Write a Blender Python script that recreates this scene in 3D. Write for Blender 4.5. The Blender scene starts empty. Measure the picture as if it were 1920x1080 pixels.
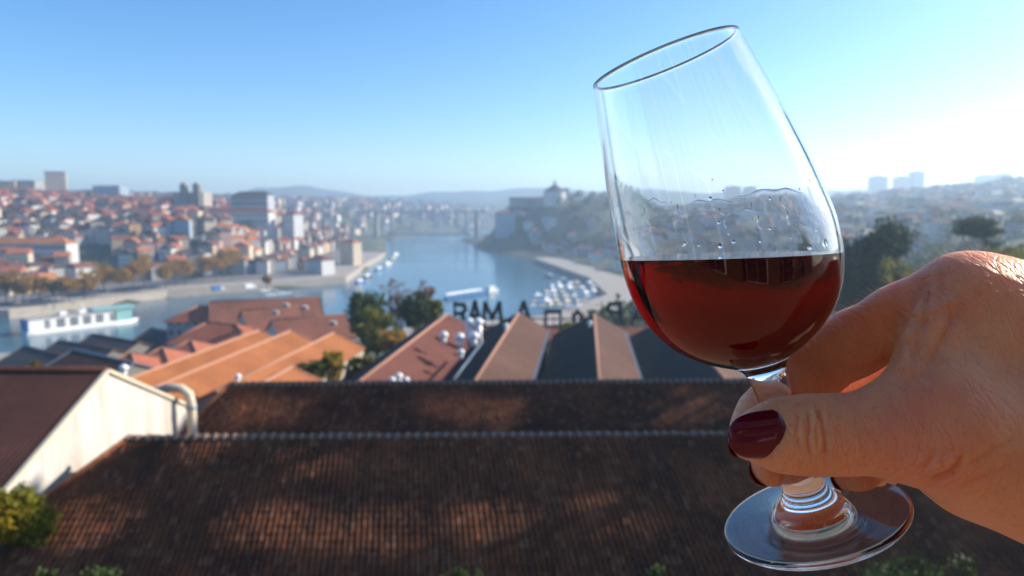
import bpy, bmesh, math, random
import numpy as np
from mathutils import Vector, Matrix
R = math.radians
random.seed(7)
rng = np.random.default_rng(7)
S = bpy.context.scene
COL = S.collection

# ------------------------------------------------------------------ camera, sky, sun, exposure
CAM_Z = 60.0
FPX = 1280.0                       # 24 mm lens on a 36 mm frame, in photograph pixels
PITCH = math.atan(150.0 / FPX)
SUN_AZ, SUN_EL = R(70), R(26)      # clockwise from the view direction (+Y)
cam_d = bpy.data.cameras.new('camera')
cam = bpy.data.objects.new('camera', cam_d); COL.objects.link(cam)
cam_d.sensor_width = 36; cam_d.lens = 24; cam_d.clip_start = 0.01; cam_d.clip_end = 40000
cam.location = (0, 0, CAM_Z); cam.rotation_euler = (R(90) - PITCH, 0, 0)
cam_d.dof.use_dof = True; cam_d.dof.focus_distance = 0.208; cam_d.dof.aperture_fstop = 16; cam_d.dof.aperture_blades = 9
S.camera = cam
W = bpy.data.worlds.new('World'); S.world = W; W.use_nodes = True
wn = W.node_tree.nodes; bg = wn['Background']
sky = wn.new('ShaderNodeTexSky'); sky.sky_type = 'NISHITA'; sky.sun_disc = False
sky.sun_elevation = SUN_EL; sky.sun_rotation = SUN_AZ
sky.altitude = 50; sky.air_density = 0.85; sky.dust_density = 0.55; sky.ozone_density = 3.0
hs = wn.new('ShaderNodeHueSaturation'); hs.inputs['Saturation'].default_value = 1.25
W.node_tree.links.new(sky.outputs[0], hs.inputs['Color']); W.node_tree.links.new(hs.outputs[0], bg.inputs[0]); bg.inputs[1].default_value = 0.104
sun_d = bpy.data.lights.new('sun', 'SUN'); sun_d.energy = 4.1; sun_d.angle = R(0.4); sun_d.color = (1, 0.9, 0.76)
sun = bpy.data.objects.new('sun', sun_d); COL.objects.link(sun)
SUNV = Vector((math.sin(SUN_AZ) * math.cos(SUN_EL), math.cos(SUN_AZ) * math.cos(SUN_EL), math.sin(SUN_EL)))
sun.rotation_euler = SUNV.to_track_quat('Z', 'Y').to_euler(); sun.location = SUNV * 100 + Vector((0, 0, CAM_Z))
S.view_settings.view_transform = 'Standard'; S.view_settings.look = 'None'
S.view_settings.exposure = 1.1; S.view_settings.gamma = 1.0
S.cycles.use_denoising = True
S.cycles.max_bounces = 14; S.cycles.transmission_bounces = 12; S.cycles.glossy_bounces = 6
S.cycles.diffuse_bounces = 3; S.cycles.volume_bounces = 2; S.cycles.transparent_max_bounces = 12
S.cycles.sample_clamp_indirect = 12

# ------------------------------------------------------------------ helpers
def at(px, py, Y):
    """world point seen at photograph pixel (px,py) at distance Y ahead"""
    x = (px - 960) / FPX; y = -(py - 540) / FPX
    c, s = math.cos(PITCH), math.sin(PITCH)
    d = Vector((x, c + y * s, -s + y * c)); d *= Y / d.y
    return Vector((d.x, d.y, d.z + CAM_Z))
def atz(px, py, z):
    x = (px - 960) / FPX; y = -(py - 540) / FPX
    c, s = math.cos(PITCH), math.sin(PITCH)
    d = Vector((x, c + y * s, -s + y * c)); d *= (z - CAM_Z) / d.z
    return Vector((d.x, d.y, z))
def cam2w(P):
    """camera space metres (x right, y down, z ahead) -> world"""
    P = np.asarray(P, float); c, s = math.cos(PITCH), math.sin(PITCH)
    o = np.empty_like(P)
    o[..., 0] = P[..., 0]; o[..., 1] = P[..., 2] * c - P[..., 1] * s
    o[..., 2] = CAM_Z - P[..., 2] * s - P[..., 1] * c
    return o
def tag(o, label=None, cat=None, group=None, kind=None):
    if label: o['label'] = label
    if cat: o['category'] = cat
    if group: o['group'] = group
    if kind: o['kind'] = kind
    return o
def empty(name, loc, rz=0.0):
    o = bpy.data.objects.new(name, None); COL.objects.link(o); o.location = loc; o.rotation_euler = (0, 0, rz)
    o.empty_display_size = 0.5
    return o
def link(name, me, mat=None, parent=None, loc=None):
    o = bpy.data.objects.new(name, me); COL.objects.link(o)
    if mat and not me.materials: me.materials.append(mat)
    if parent:
        o.parent = parent
    if loc is not None: o.location = loc
    return o
class MB:
    def __init__(s): s.v = []; s.f = []
    def add(s, v, f):
        b = len(s.v); s.v += [tuple(p) for p in v]; s.f += [tuple(i + b for i in q) for q in f]; return s
    def box(s, c, d, rz=0.0):
        cx, cy, cz = c; a, b, h = d[0] / 2, d[1] / 2, d[2] / 2; co, si = math.cos(rz), math.sin(rz)
        v = []
        for z in (-h, h):
            for x, y in ((-a, -b), (a, -b), (a, b), (-a, b)):
                v.append((cx + x * co - y * si, cy + x * si + y * co, cz + z))
        return s.add(v, [(3, 2, 1, 0), (4, 5, 6, 7), (0, 1, 5, 4), (1, 2, 6, 5), (2, 3, 7, 6), (3, 0, 4, 7)])
    def tube(s, pts, rad, n=8, cap=True):
        pts = [Vector(p) for p in pts]
        if not isinstance(rad, (list, tuple)): rad = [rad] * len(pts)
        b = len(s.v); up = Vector((0, 0, 1))
        for i, p in enumerate(pts):
            t = (pts[min(i + 1, len(pts) - 1)] - pts[max(i - 1, 0)]).normalized()
            u = t.cross(up)
            if u.length < .05: u = t.cross(Vector((1, 0, 0)))
            u.normalize(); w = t.cross(u)
            for k in range(n):
                a = 2 * math.pi * k / n; s.v.append(tuple(p + (u * math.cos(a) + w * math.sin(a)) * rad[i]))
        for i in range(len(pts) - 1):
            for k in range(n):
                k2 = (k + 1) % n; s.f.append((b + i * n + k, b + i * n + k2, b + (i + 1) * n + k2, b + (i + 1) * n + k))
        if cap:
            s.f.append(tuple(b + k for k in range(n))[::-1]); s.f.append(tuple(b + (len(pts) - 1) * n + k for k in range(n)))
        return s
    def bar(s, a, b, w, h):
        a = Vector(a); b = Vector(b); t = (b - a).normalized(); u = t.cross(Vector((0, 0, 1)))
        if u.length < .01: u = Vector((1, 0, 0))
        u.normalize(); q = u.cross(t)
        v = []
        for p in (a, b):
            for i, j in ((-1, -1), (1, -1), (1, 1), (-1, 1)): v.append(tuple(p + u * (w / 2 * i) + q * (h / 2 * j)))
        return s.add(v, [(0, 1, 2, 3), (7, 6, 5, 4), (0, 4, 5, 1), (1, 5, 6, 2), (2, 6, 7, 3), (3, 7, 4, 0)])
    def ball(s, c, r, n=10, m=6, sz=1.0):
        b = len(s.v)
        for j in range(1, m):
            th = math.pi * j / m
            for k in range(n):
                a = 2 * math.pi * k / n
                s.v.append((c[0] + r * math.sin(th) * math.cos(a), c[1] + r * math.sin(th) * math.sin(a), c[2] + r * sz * math.cos(th)))
        s.v.append((c[0], c[1], c[2] + r * sz)); s.v.append((c[0], c[1], c[2] - r * sz)); t = len(s.v) - 2
        for j in range(m - 2):
            for k in range(n):
                k2 = (k + 1) % n; s.f.append((b + j * n + k, b + (j + 1) * n + k, b + (j + 1) * n + k2, b + j * n + k2))
        for k in range(n):
            k2 = (k + 1) % n; s.f.append((t, b + k, b + k2)); s.f.append((t + 1, b + (m - 2) * n + k2, b + (m - 2) * n + k))
        return s
    def mesh(s, name, smooth=False):
        me = bpy.data.meshes.new(name); me.from_pydata(s.v, [], s.f); me.validate(); me.update()
        if smooth: me.polygons.foreach_set('use_smooth', [True] * len(me.polygons))
        return me
    def build(s, name, mat, parent=None, smooth=False):
        if parent is not None:
            ip = parent.matrix_world_i if hasattr(parent, 'matrix_world_i') else None
        o = link(name, s.mesh(name, smooth), mat)
        if parent is not None:
            # vertices were given in world space: keep them there
            o.parent = parent
            o.matrix_parent_inverse = wmat(parent).inverted()
        return o
def wmat(o):
    m = Matrix.LocRotScale(o.location, o.rotation_euler, o.scale)
    return (wmat(o.parent) @ o.matrix_parent_inverse @ m) if o.parent else m
def npmesh(name, V, F, smooth=False):
    me = bpy.data.meshes.new(name); V = np.asarray(V, np.float32); F = np.asarray(F, np.int32)
    k = F.shape[1]
    me.vertices.add(len(V)); me.vertices.foreach_set('co', V.ravel())
    me.loops.add(F.size); me.loops.foreach_set('vertex_index', F.ravel())
    me.polygons.add(len(F)); me.polygons.foreach_set('loop_start', np.arange(0, F.size, k, dtype=np.int32))
    me.polygons.foreach_set('loop_total', np.full(len(F), k, np.int32))
    if smooth: me.polygons.foreach_set('use_smooth', np.ones(len(F), bool))
    me.update(calc_edges=True); me.validate()
    return me
def copy_tree(o, parent=None):
    c = o.copy(); COL.objects.link(c)
    if parent is not None: c.parent = parent
    for ch in o.children: copy_tree(ch, c)
    return c
ORD = ['', 'first', 'second', 'third', 'fourth', 'fifth', 'sixth', 'seventh', 'eighth', 'ninth', 'tenth', 'eleventh', 'twelfth']
def ordn(i):
    if i < len(ORD): return ORD[i]
    suf = 'th' if 10 <= i % 100 <= 20 else {1: 'st', 2: 'nd', 3: 'rd'}.get(i % 10, 'th')
    return '%d%s' % (i, suf)

# ------------------------------------------------------------------ materials
class NT:
    def __init__(s, name):
        s.m = bpy.data.materials.new(name); s.m.use_nodes = True; s.t = s.m.node_tree
        s.b = s.t.nodes['Principled BSDF']; s.out = s.t.nodes['Material Output']
    def n(s, typ, **kw):
        nd = s.t.nodes.new(typ)
        for k, v in kw.items(): setattr(nd, k, v)
        return nd
    def l(s, a, b): s.t.links.new(a, b)
    def val(s, sock, v):
        if hasattr(v, 'is_output'): s.l(v, sock)
        elif isinstance(v, (tuple, list)) and len(v) == 3 and sock.type == 'RGBA': sock.default_value = (*v, 1)
        else: sock.default_value = v
    def math(s, op, a, b=None, c=None):
        nd = s.n('ShaderNodeMath', operation=op); s.val(nd.inputs[0], a)
        if b is not None: s.val(nd.inputs[1], b)
        if c is not None: s.val(nd.inputs[2], c)
        return nd.outputs[0]
    def mix(s, f, a, b, blend='MIX'):
        nd = s.n('ShaderNodeMix', data_type='RGBA', blend_type=blend)
        s.val(nd.inputs[0], f); s.val(nd.inputs[6], a); s.val(nd.inputs[7], b); return nd.outputs[2]
    def coord(s, which='Object', scale=None):
        tc = s.n('ShaderNodeTexCoord'); o = tc.outputs[which]
        if scale:
            mp = s.n('ShaderNodeMapping'); mp.inputs['Scale'].default_value = scale; s.l(o, mp.inputs[0]); o = mp.outputs[0]
        return o
    def pos(s, scale=None):
        g = s.n('ShaderNodeNewGeometry'); o = g.outputs['Position']
        if scale:
            mp = s.n('ShaderNodeMapping'); mp.inputs['Scale'].default_value = scale; s.l(o, mp.inputs[0]); o = mp.outputs[0]
        return o
    def noise(s, vec, scale, detail=3, rough=.5, out=0):
        nd = s.n('ShaderNodeTexNoise'); s.l(vec, nd.inputs['Vector']); nd.inputs['Scale'].default_value = scale
        nd.inputs['Detail'].default_value = detail; nd.inputs['Roughness'].default_value = rough; return nd.outputs[out]
    def ramp(s, f, stops):
        nd = s.n('ShaderNodeValToRGB'); el = nd.color_ramp.elements
        while len(el) < len(stops): el.new(.5)
        for e, (p, c) in zip(el, stops): e.position = p; e.color = (*c, 1) if len(c) == 3 else c
        s.l(f, nd.inputs[0]); return nd.outputs[0]
    def bump(s, h, strength=.5, dist=.01, normal=None):
        nd = s.n('ShaderNodeBump'); nd.inputs['Strength'].default_value = strength; nd.inputs['Distance'].default_value = dist
        s.l(h, nd.inputs['Height'])
        if normal is not None: s.l(normal, nd.inputs['Normal'])
        return nd.outputs[0]
    def set(s, **kw):
        for k, v in kw.items(): s.val(s.b.inputs[k.replace('_', ' ')], v)
        return s
def g3(v): return (v, v, v)
def plain(name, col, rough=.7, var=.25, scale=1.0, metallic=0.0):
    m = NT(name); f = m.noise(m.pos(), scale, 4, .6)
    c = m.mix(f, tuple(x * (1 - var) for x in col), tuple(min(1, x * (1 + var)) for x in col))
    m.set(Base_Color=c, Roughness=rough, Metallic=metallic); return m.m
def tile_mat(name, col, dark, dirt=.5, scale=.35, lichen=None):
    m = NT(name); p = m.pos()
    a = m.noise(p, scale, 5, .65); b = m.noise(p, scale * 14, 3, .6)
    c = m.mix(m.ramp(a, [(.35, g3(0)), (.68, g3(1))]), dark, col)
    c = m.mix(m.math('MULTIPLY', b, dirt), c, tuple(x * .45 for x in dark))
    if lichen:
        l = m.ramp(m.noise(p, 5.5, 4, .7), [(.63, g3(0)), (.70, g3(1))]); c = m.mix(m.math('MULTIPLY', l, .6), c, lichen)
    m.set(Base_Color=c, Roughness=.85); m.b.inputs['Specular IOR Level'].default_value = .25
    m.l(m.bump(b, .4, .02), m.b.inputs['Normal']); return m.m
def old_tile_mat():
    m = NT('tile_old'); p = m.pos(); sx = m.n('ShaderNodeSeparateXYZ'); m.l(p, sx.inputs[0])
    cb = m.n('ShaderNodeCombineXYZ'); m.l(m.math('FLOOR', m.math('DIVIDE', sx.outputs[0], .215)), cb.inputs[0]); m.l(m.math('FLOOR', m.math('DIVIDE', sx.outputs[1], .299)), cb.inputs[1])
    wn_ = m.n('ShaderNodeTexWhiteNoise', noise_dimensions='2D'); m.l(cb.outputs[0], wn_.inputs[0])
    a = m.noise(p, .35, 5, .65); b = m.noise(p, 5.0, 4, .65); st = m.noise(m.pos((1.6, .16, .16)), 1.0, 4, .6)
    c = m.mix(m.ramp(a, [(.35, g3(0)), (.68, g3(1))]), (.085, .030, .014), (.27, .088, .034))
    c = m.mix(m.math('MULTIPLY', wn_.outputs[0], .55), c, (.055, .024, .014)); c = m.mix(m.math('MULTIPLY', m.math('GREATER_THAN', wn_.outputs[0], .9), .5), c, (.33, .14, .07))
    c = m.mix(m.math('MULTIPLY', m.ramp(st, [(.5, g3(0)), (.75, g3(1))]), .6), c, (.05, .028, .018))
    l = m.ramp(m.noise(p, 7.5, 5, .75), [(.60, g3(0)), (.68, g3(1))]); c = m.mix(m.math('MULTIPLY', l, .65), c, (.36, .33, .27))
    m.set(Base_Color=c, Roughness=.85); m.b.inputs['Specular IOR Level'].default_value = .25; m.l(m.bump(b, .5, .02), m.b.inputs['Normal']); return m.m
def leaf_mat(name, c1, c2, trans=.25):
    m = NT(name); f = m.noise(m.pos(), .45, 3, .6); f2 = m.noise(m.pos(), 4.0, 2, .5)
    c = m.mix(m.ramp(f, [(.3, g3(0)), (.7, g3(1))]), c1, c2); c = m.mix(m.math('MULTIPLY', f2, .5), c, tuple(x * .5 for x in c1))
    m.set(Base_Color=c, Roughness=.6); m.b.inputs['Specular IOR Level'].default_value = .2
    tr = m.n('ShaderNodeBsdfTranslucent'); m.l(c, tr.inputs[0])
    mx = m.n('ShaderNodeMixShader'); mx.inputs[0].default_value = trans
    m.l(m.b.outputs[0], mx.inputs[1]); m.l(tr.outputs[0], mx.inputs[2]); m.l(mx.outputs[0], m.out.inputs['Surface'])
    return m.m
def house_wall(name, col, win=(.05, .06, .08), pu=2.6, pz=3.1, wu=(.3, .68), wz=(.3, .74)):
    """plaster with rows of windows too far off to tell apart"""
    m = NT(name); tc = m.n('ShaderNodeTexCoord'); sx = m.n('ShaderNodeSeparateXYZ'); m.l(tc.outputs['Object'], sx.inputs[0])
    sn = m.n('ShaderNodeSeparateXYZ'); m.l(tc.outputs['Normal'], sn.inputs[0])
    isx = m.math('GREATER_THAN', m.math('ABSOLUTE', sn.outputs[0]), .5)
    u = m.math('ADD', m.math('MULTIPLY', isx, sx.outputs[1]), m.math('MULTIPLY', m.math('SUBTRACT', 1.0, isx), sx.outputs[0]))
    fu = m.math('FRACT', m.math('DIVIDE', m.math('ADD', u, 500.0), pu)); fz = m.math('FRACT', m.math('DIVIDE', sx.outputs[2], pz))
    a = m.math('MULTIPLY', m.math('GREATER_THAN', fu, wu[0]), m.math('LESS_THAN', fu, wu[1]))
    b = m.math('MULTIPLY', m.math('GREATER_THAN', fz, wz[0]), m.math('LESS_THAN', fz, wz[1]))
    w = m.math('MULTIPLY', m.math('MULTIPLY', a, b), m.math('LESS_THAN', m.math('ABSOLUTE', sn.outputs[2]), .4))
    f = m.noise(m.pos(), .25, 4, .6)
    c = m.mix(f, tuple(x * .75 for x in col), tuple(min(.9, x * 1.15) for x in col))
    c = m.mix(w, c, win); m.set(Base_Color=c, Roughness=m.mix(w, g3(.85), g3(.15))); return m.m

M = {}
M['tile_old'] = old_tile_mat()
M['tile_ridge'] = tile_mat('tile_ridge', (.27, .15, .09), (.12, .07, .05), .4, 1.2, (.42, .38, .32))
def ridge_mat():
    m = NT('ridge_tile'); sx = m.n('ShaderNodeSeparateXYZ'); m.l(m.coord('Object'), sx.inputs[0]); f = m.math('LESS_THAN', sx.outputs[0], .105)
    c = m.mix(m.noise(m.pos(), 3, 3), (.10, .055, .04), (.22, .12, .075)); m.set(Base_Color=m.mix(f, c, (.30, .22, .16)), Roughness=.8); return m.m
M['ridge_single'] = ridge_mat()
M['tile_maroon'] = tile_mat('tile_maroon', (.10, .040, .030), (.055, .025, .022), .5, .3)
M['tile_orange'] = tile_mat('tile_orange', (.52, .20, .075), (.36, .13, .05), .35, .12)
M['tile_red'] = tile_mat('tile_red', (.47, .155, .085), (.33, .10, .06), .3, .15)
M['tile_hip'] = plain('tile_hip', (.34, .17, .105), .8, .2, 1.0)
M['tile_brown'] = tile_mat('tile_brown', (.30, .12, .075), (.17, .068, .048), .45, .12)
M['tile_pink'] = tile_mat('tile_pink', (.18, .095, .07), (.115, .06, .045), .45, .10)
M['tile_pinkred'] = tile_mat('tile_pinkred', (.22, .085, .06), (.145, .052, .04), .4, .10)
M['tile_slate'] = tile_mat('tile_slate', (.10, .09, .085), (.06, .055, .055), .4, .2)
M['tile_shaded'] = tile_mat('tile_shaded', (.06, .055, .045), (.04, .04, .036), .4, .2)  # darker tile copy: shade painted into the slopes turned from the sun
M['plaster'] = None
def plaster():
    m = NT('plaster'); p = m.pos()
    a = m.noise(m.pos((.9, .9, .12)), 1.3, 5, .65); b = m.noise(p, .6, 4, .6)
    c = m.mix(m.ramp(a, [(.45, g3(0)), (.75, g3(1))]), (.50, .47, .43), (.35, .30, .25))
    c = m.mix(m.ramp(b, [(.55, g3(0)), (.8, g3(.6))]), c, (.50, .46, .41))
    m.set(Base_Color=c, Roughness=.9); m.l(m.bump(m.noise(p, 30, 3), .2, .01), m.b.inputs['Normal']); return m.m
M['plaster'] = plaster()
M['white'] = plain('white_paint', (.78, .77, .74), .5, .08, .6)
M['white_metal'] = plain('white_metal', (.75, .75, .75), .3, .08, .6)
M['zinc'] = plain('zinc', (.20, .27, .34), .4, .2, .6, .3)
M['gutter'] = plain('gutter_metal', (.09, .13, .18), .5, .2, .6)
M['steel'] = plain('steel', (.6, .6, .6), .25, .1, 2, .9)
M['beige'] = plain('beige_paint', (.55, .48, .36), .6, .15, 1)
M['stone'] = plain('stone', (.34, .30, .25), .9, .3, .3)
M['stone_dark'] = plain('stone_dark', (.20, .185, .17), .9, .3, .3)
M['asphalt'] = plain('asphalt', (.16, .155, .15), .9, .25, .1)
M['dark_metal'] = plain('dark_metal', (.035, .04, .05), .5, .2, 1)
M['blue'] = plain('blue_paint', (.04, .16, .42), .5, .1, 1)
M['teal'] = plain('teal_canvas', (.22, .42, .42), .6, .1, 1)
M['glass_dark'] = plain('window_glass', (.04, .055, .07), .1, .2, 1)
M['bark'] = plain('bark', (.10, .075, .055), .9, .3, 3)
M['leaf_dark'] = leaf_mat('leaf_dark', (.030, .060, .014), (.075, .115, .025))
M['leaf_green'] = leaf_mat('leaf_green', (.10, .13, .02), (.32, .29, .03), .42)
M['leaf_yellow'] = leaf_mat('leaf_yellow', (.25, .19, .03), (.50, .36, .03), .35)
M['leaf_autumn'] = leaf_mat('leaf_autumn', (.30, .17, .035), (.58, .34, .06), .5)
M['leaf_rust'] = leaf_mat('leaf_rust', (.16, .07, .04), (.26, .12, .06))
M['leaf_pine'] = leaf_mat('leaf_pine', (.022, .045, .020), (.05, .085, .030))
HW = {k: house_wall('wall_' + k, c) for k, c in {
    'white': (.68, .66, .62), 'cream': (.62, .52, .37), 'ochre': (.52, .35, .17), 'grey': (.36, .35, .34), 'pink': (.52, .34, .28),
    'stone': (.36, .31, .26), 'tan': (.50, .38, .27), 'blue': (.30, .38, .46), 'concrete': (.45, .44, .42)}.items()}

# ------------------------------------------------------------------ terrain
NEAR = [(-900, 120), (-600, 180), (-260, 238), (-100, 285), (20, 352), (64, 440), (64, 549), (26, 768), (-46, 1024), (-98, 1300), (-70, 1460), (60, 1750), (500, 2600), (2500, 3900), (9000, 7000)]
FAR = [(-900, 180), (-500, 280), (-274, 368), (-233, 455), (-135, 545), (-150, 700), (-160, 853), (-225, 1200), (-225, 1420), (-150, 1700), (150, 2300), (500, 2900), (2500, 4300), (9000, 7600)]
def sdist(x, y, PL):
    """signed distance to a polyline, positive on its right-hand side"""
    x = np.asarray(x, float); y = np.asarray(y, float)
    best = np.full(x.shape, 1e9); sg = np.ones(x.shape)
    for (ax, ay), (bx, by) in zip(PL[:-1], PL[1:]):
        dx, dy = bx - ax, by - ay; t = np.clip(((x - ax) * dx + (y - ay) * dy) / (dx * dx + dy * dy), 0, 1)
        ex, ey = x - ax - t * dx, y - ay - t * dy; d = np.hypot(ex, ey)
        cr = dx * ey - dy * ex
        k = d < best - 1e-9; best = np.where(k, d, best); sg = np.where(k, np.where(cr < 0, 1., -1.), sg)
    return best * sg
def gz(x, y):
    dn = sdist(x, y, NEAR); df = -sdist(x, y, FAR)
    a = np.interp(dn, [-12, -2, 0, 30, 60, 110, 150, 200, 260, 420, 700, 1000, 1500, 4500], [-6, -4, 3, 4, 7, 14, 21, 31, 43, 50, 72, 104, 148, 165])
    a = a + 54 * np.exp(-((((x - 66) / 118.) ** 2 + ((y - 1035) / 100.) ** 2) ** 2)) * np.clip((dn + 4) / 40, 0, 1)
    b = np.interp(df, [-12, -2, 0, 55, 75, 130, 250, 400, 600, 1000, 2500, 5000], [-6, -4, 4.5, 5.5, 10, 36, 59, 70, 80, 92, 105, 110])
    b2 = np.interp(df, [-12, -2, 0, 55, 75, 130, 250, 400, 600, 1000, 2500, 5000], [-6, -4, 4.5, 5.5, 8, 15, 42, 64, 80, 92, 105, 110]); wl = np.clip((-x / np.maximum(y, 1) - .48) / .14, 0, 1); b = b * (1 - wl) + b2 * wl
    b = b + np.interp(x, [-200, 1500], [0, 40]) * np.clip((df - 200) / 900, 0, 1)
    return np.where(dn > -12, a, np.where(df > -12, b, -6.0))
def gz1(x, y): return float(gz(np.array([x]), np.array([y]))[0])
def ground():
    ys = np.concatenate([np.arange(-60, 300, 10), np.arange(300, 1500, 16), np.geomspace(1500, 4250, 40)])
    xs = np.concatenate([-np.geomspace(4200, 760, 26), np.arange(-750, 560, 14), np.geomspace(570, 4200, 36)])
    X, Y = np.meshgrid(xs, ys); Z = gz(X, Y)
    V = np.stack([X, Y, Z], -1).reshape(-1, 3); nx, ny = len(xs), len(ys)
    i = np.arange(ny - 1)[:, None] * nx + np.arange(nx - 1)[None]
    F = np.stack([i, i + 1, i + nx + 1, i + nx], -1).reshape(-1, 4)
    m = NT('ground'); p = m.pos(); a = m.noise(p, .02, 5, .65); b = m.noise(p, .12, 4, .6)
    c = m.ramp(a, [(.3, (.035, .05, .02)), (.5, (.07, .075, .035)), (.62, (.13, .115, .08)), (.75, (.2, .18, .14))])
    c = m.mix(m.math('MULTIPLY', b, .5), c, (.05, .055, .03)); m.set(Base_Color=c, Roughness=.95)
    tag(link('ground', npmesh('ground', V, F, True), m.m), kind='structure')
ground()
def water():
    me = npmesh('river', [(-4200, 60, 0), (4200, 60, 0), (4200, 4250, 0), (-4200, 4250, 0)], [(0, 1, 2, 3)])
    m = NT('river_water'); p = m.pos((1, .45, 1)); a = m.noise(p, .35, 4, .6); b = m.noise(m.pos((.3, 1, 1)), .012, 3, .6)
    m.set(Base_Color=(.05, .13, .18), Roughness=m.math('MULTIPLY_ADD', b, .12, .10)); m.b.inputs['IOR'].default_value = 1.33
    h = m.math('MULTIPLY', a, m.math('MULTIPLY_ADD', b, 1.2, .2))
    m.l(m.bump(h, .55, .35), m.b.inputs['Normal'])
    tag(link('river', me, m.m), kind='structure')
water()
def hills():
    for k, (D, pts) in enumerate([
            (3700, [(430, 372), (480, 352), (530, 349), (575, 349), (600, 354), (640, 361), (700, 366), (770, 366), (820, 361), (870, 358), (930, 356), (1000, 353), (1060, 353), (1110, 357), (1180, 362), (1300, 360), (1500, 358), (2000, 350)]),
            (3050, [(-500, 360), (0, 364), (300, 366), (600, 371), (720, 373), (850, 372), (930, 374), (1030, 374), (1150, 368), (1300, 361), (1500, 358), (1750, 352), (2600, 340)])]):
        P = [at(px, py, D) for px, py in pts]; n = len(P); V = []; 
        xs = np.linspace(P[0].x, P[-1].x, 160); zs = np.interp(xs, [p.x for p in P], [p.z for p in P])
        zs = zs + (np.sin(xs / 90.) * 4 + np.sin(xs / 37. + 1) * 2.5)
        V = [(x, D, z) for x, z in zip(xs, zs)] + [(x, D - 450, 40) for x in xs] + [(x, D + 450, 20) for x in xs]
        F = []
        for i in range(159): F += [(160 + i, 161 + i, i + 1, i), (i, i + 1, 321 + i, 320 + i)]
        m = plain('hill_wood', (.06, .085, .05), .95, .5, .01) if k == 0 else bpy.data.materials['hill_wood']
        tag(link('hills', npmesh('hills', V, F, True), m), kind='structure')
hills()
def strip(name, PL, off0, off1, z0, z1, mat, wall=None):
    """flat strip beside a bank polyline"""
    L = []; Rr = []
    for i, p in enumerate(PL):
        a = Vector(PL[max(i - 1, 0)]); b = Vector(PL[min(i + 1, len(PL) - 1)]); t = (b - a).normalized(); nrm = Vector((-t.y, t.x))
        L.append(Vector(p) + nrm * off0); Rr.append(Vector(p) + nrm * off1)
    mb = MB(); n = len(PL)
    mb.add([(p.x, p.y, z0) for p in L] + [(p.x, p.y, z1) for p in Rr], [(i + 1, i, n + i, n + i + 1) for i in range(n - 1)])
    mb.add([(p.x, p.y, z0) for p in L] + [(p.x, p.y, -3) for p in L], [(i, i + 1, n + i + 1, n + i) for i in range(n - 1)])
    return tag(mb.build(name, mat), kind='structure')
strip('quay', FAR[1:7], -2, 24, 5.2, 5.2, M['stone'])
strip('road', FAR[1:7], 24.01, 58, 6.3, 6.6, M['asphalt'])
strip('promenade', NEAR[2:8], 2, -26, 4.4, 4.4, M['stone'])

# ------------------------------------------------------------------ haze
def haze():
    mb = MB(); mb.box((0, 2100, 96), (8800, 4500, 210))
    o = mb.build('haze', None); m = bpy.data.materials.new('haze'); m.use_nodes = True; t = m.node_tree
    t.nodes.remove(t.nodes['Principled BSDF']); v = t.nodes.new('ShaderNodeVolumePrincipled')
    v.inputs['Color'].default_value = (.62, .81, 1.0, 1); v.inputs['Density'].default_value = .00032; v.inputs['Anisotropy'].default_value = .45
    t.links.new(v.outputs[0], t.nodes['Material Output'].inputs['Volume'])
    o.data.materials.clear(); o.data.materials.append(m); tag(o, kind='stuff')
haze()

# ------------------------------------------------------------------ roofs and houses
def rib_slope(mb, A, B, Dn, pitch=.32, amp=.05, thick=.12):
    """corrugated slope: ridge A->B, Dn = vector from ridge to eave"""
    A = Vector(A); B = Vector(B); Dn = Vector(Dn); L = (B - A).length; t = (B - A) / L
    nrm = t.cross(Dn).normalized()
    if nrm.z < 0: nrm = -nrm
    n = max(4, int(L / pitch)) * 4
    b = len(mb.v)
    for j in (0, 1):
        for i in range(n + 1):
            h = amp * (0, .75, 1, .75)[i % 4]
            mb.v.append(tuple(A + t * (L * i / n) + Dn * j + nrm * h))
    for i in range(n): mb.f.append((b + i, b + i + 1, b + n + 2 + i, b + n + 1 + i))
    q = [A, B, B + Dn, A + Dn]; mb.add([p - nrm * .02 for p in q] + [p - nrm * thick for p in q], [(4, 5, 6, 7), (0, 1, 5, 4), (1, 2, 6, 5), (2, 3, 7, 6), (3, 0, 4, 7)])
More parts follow.
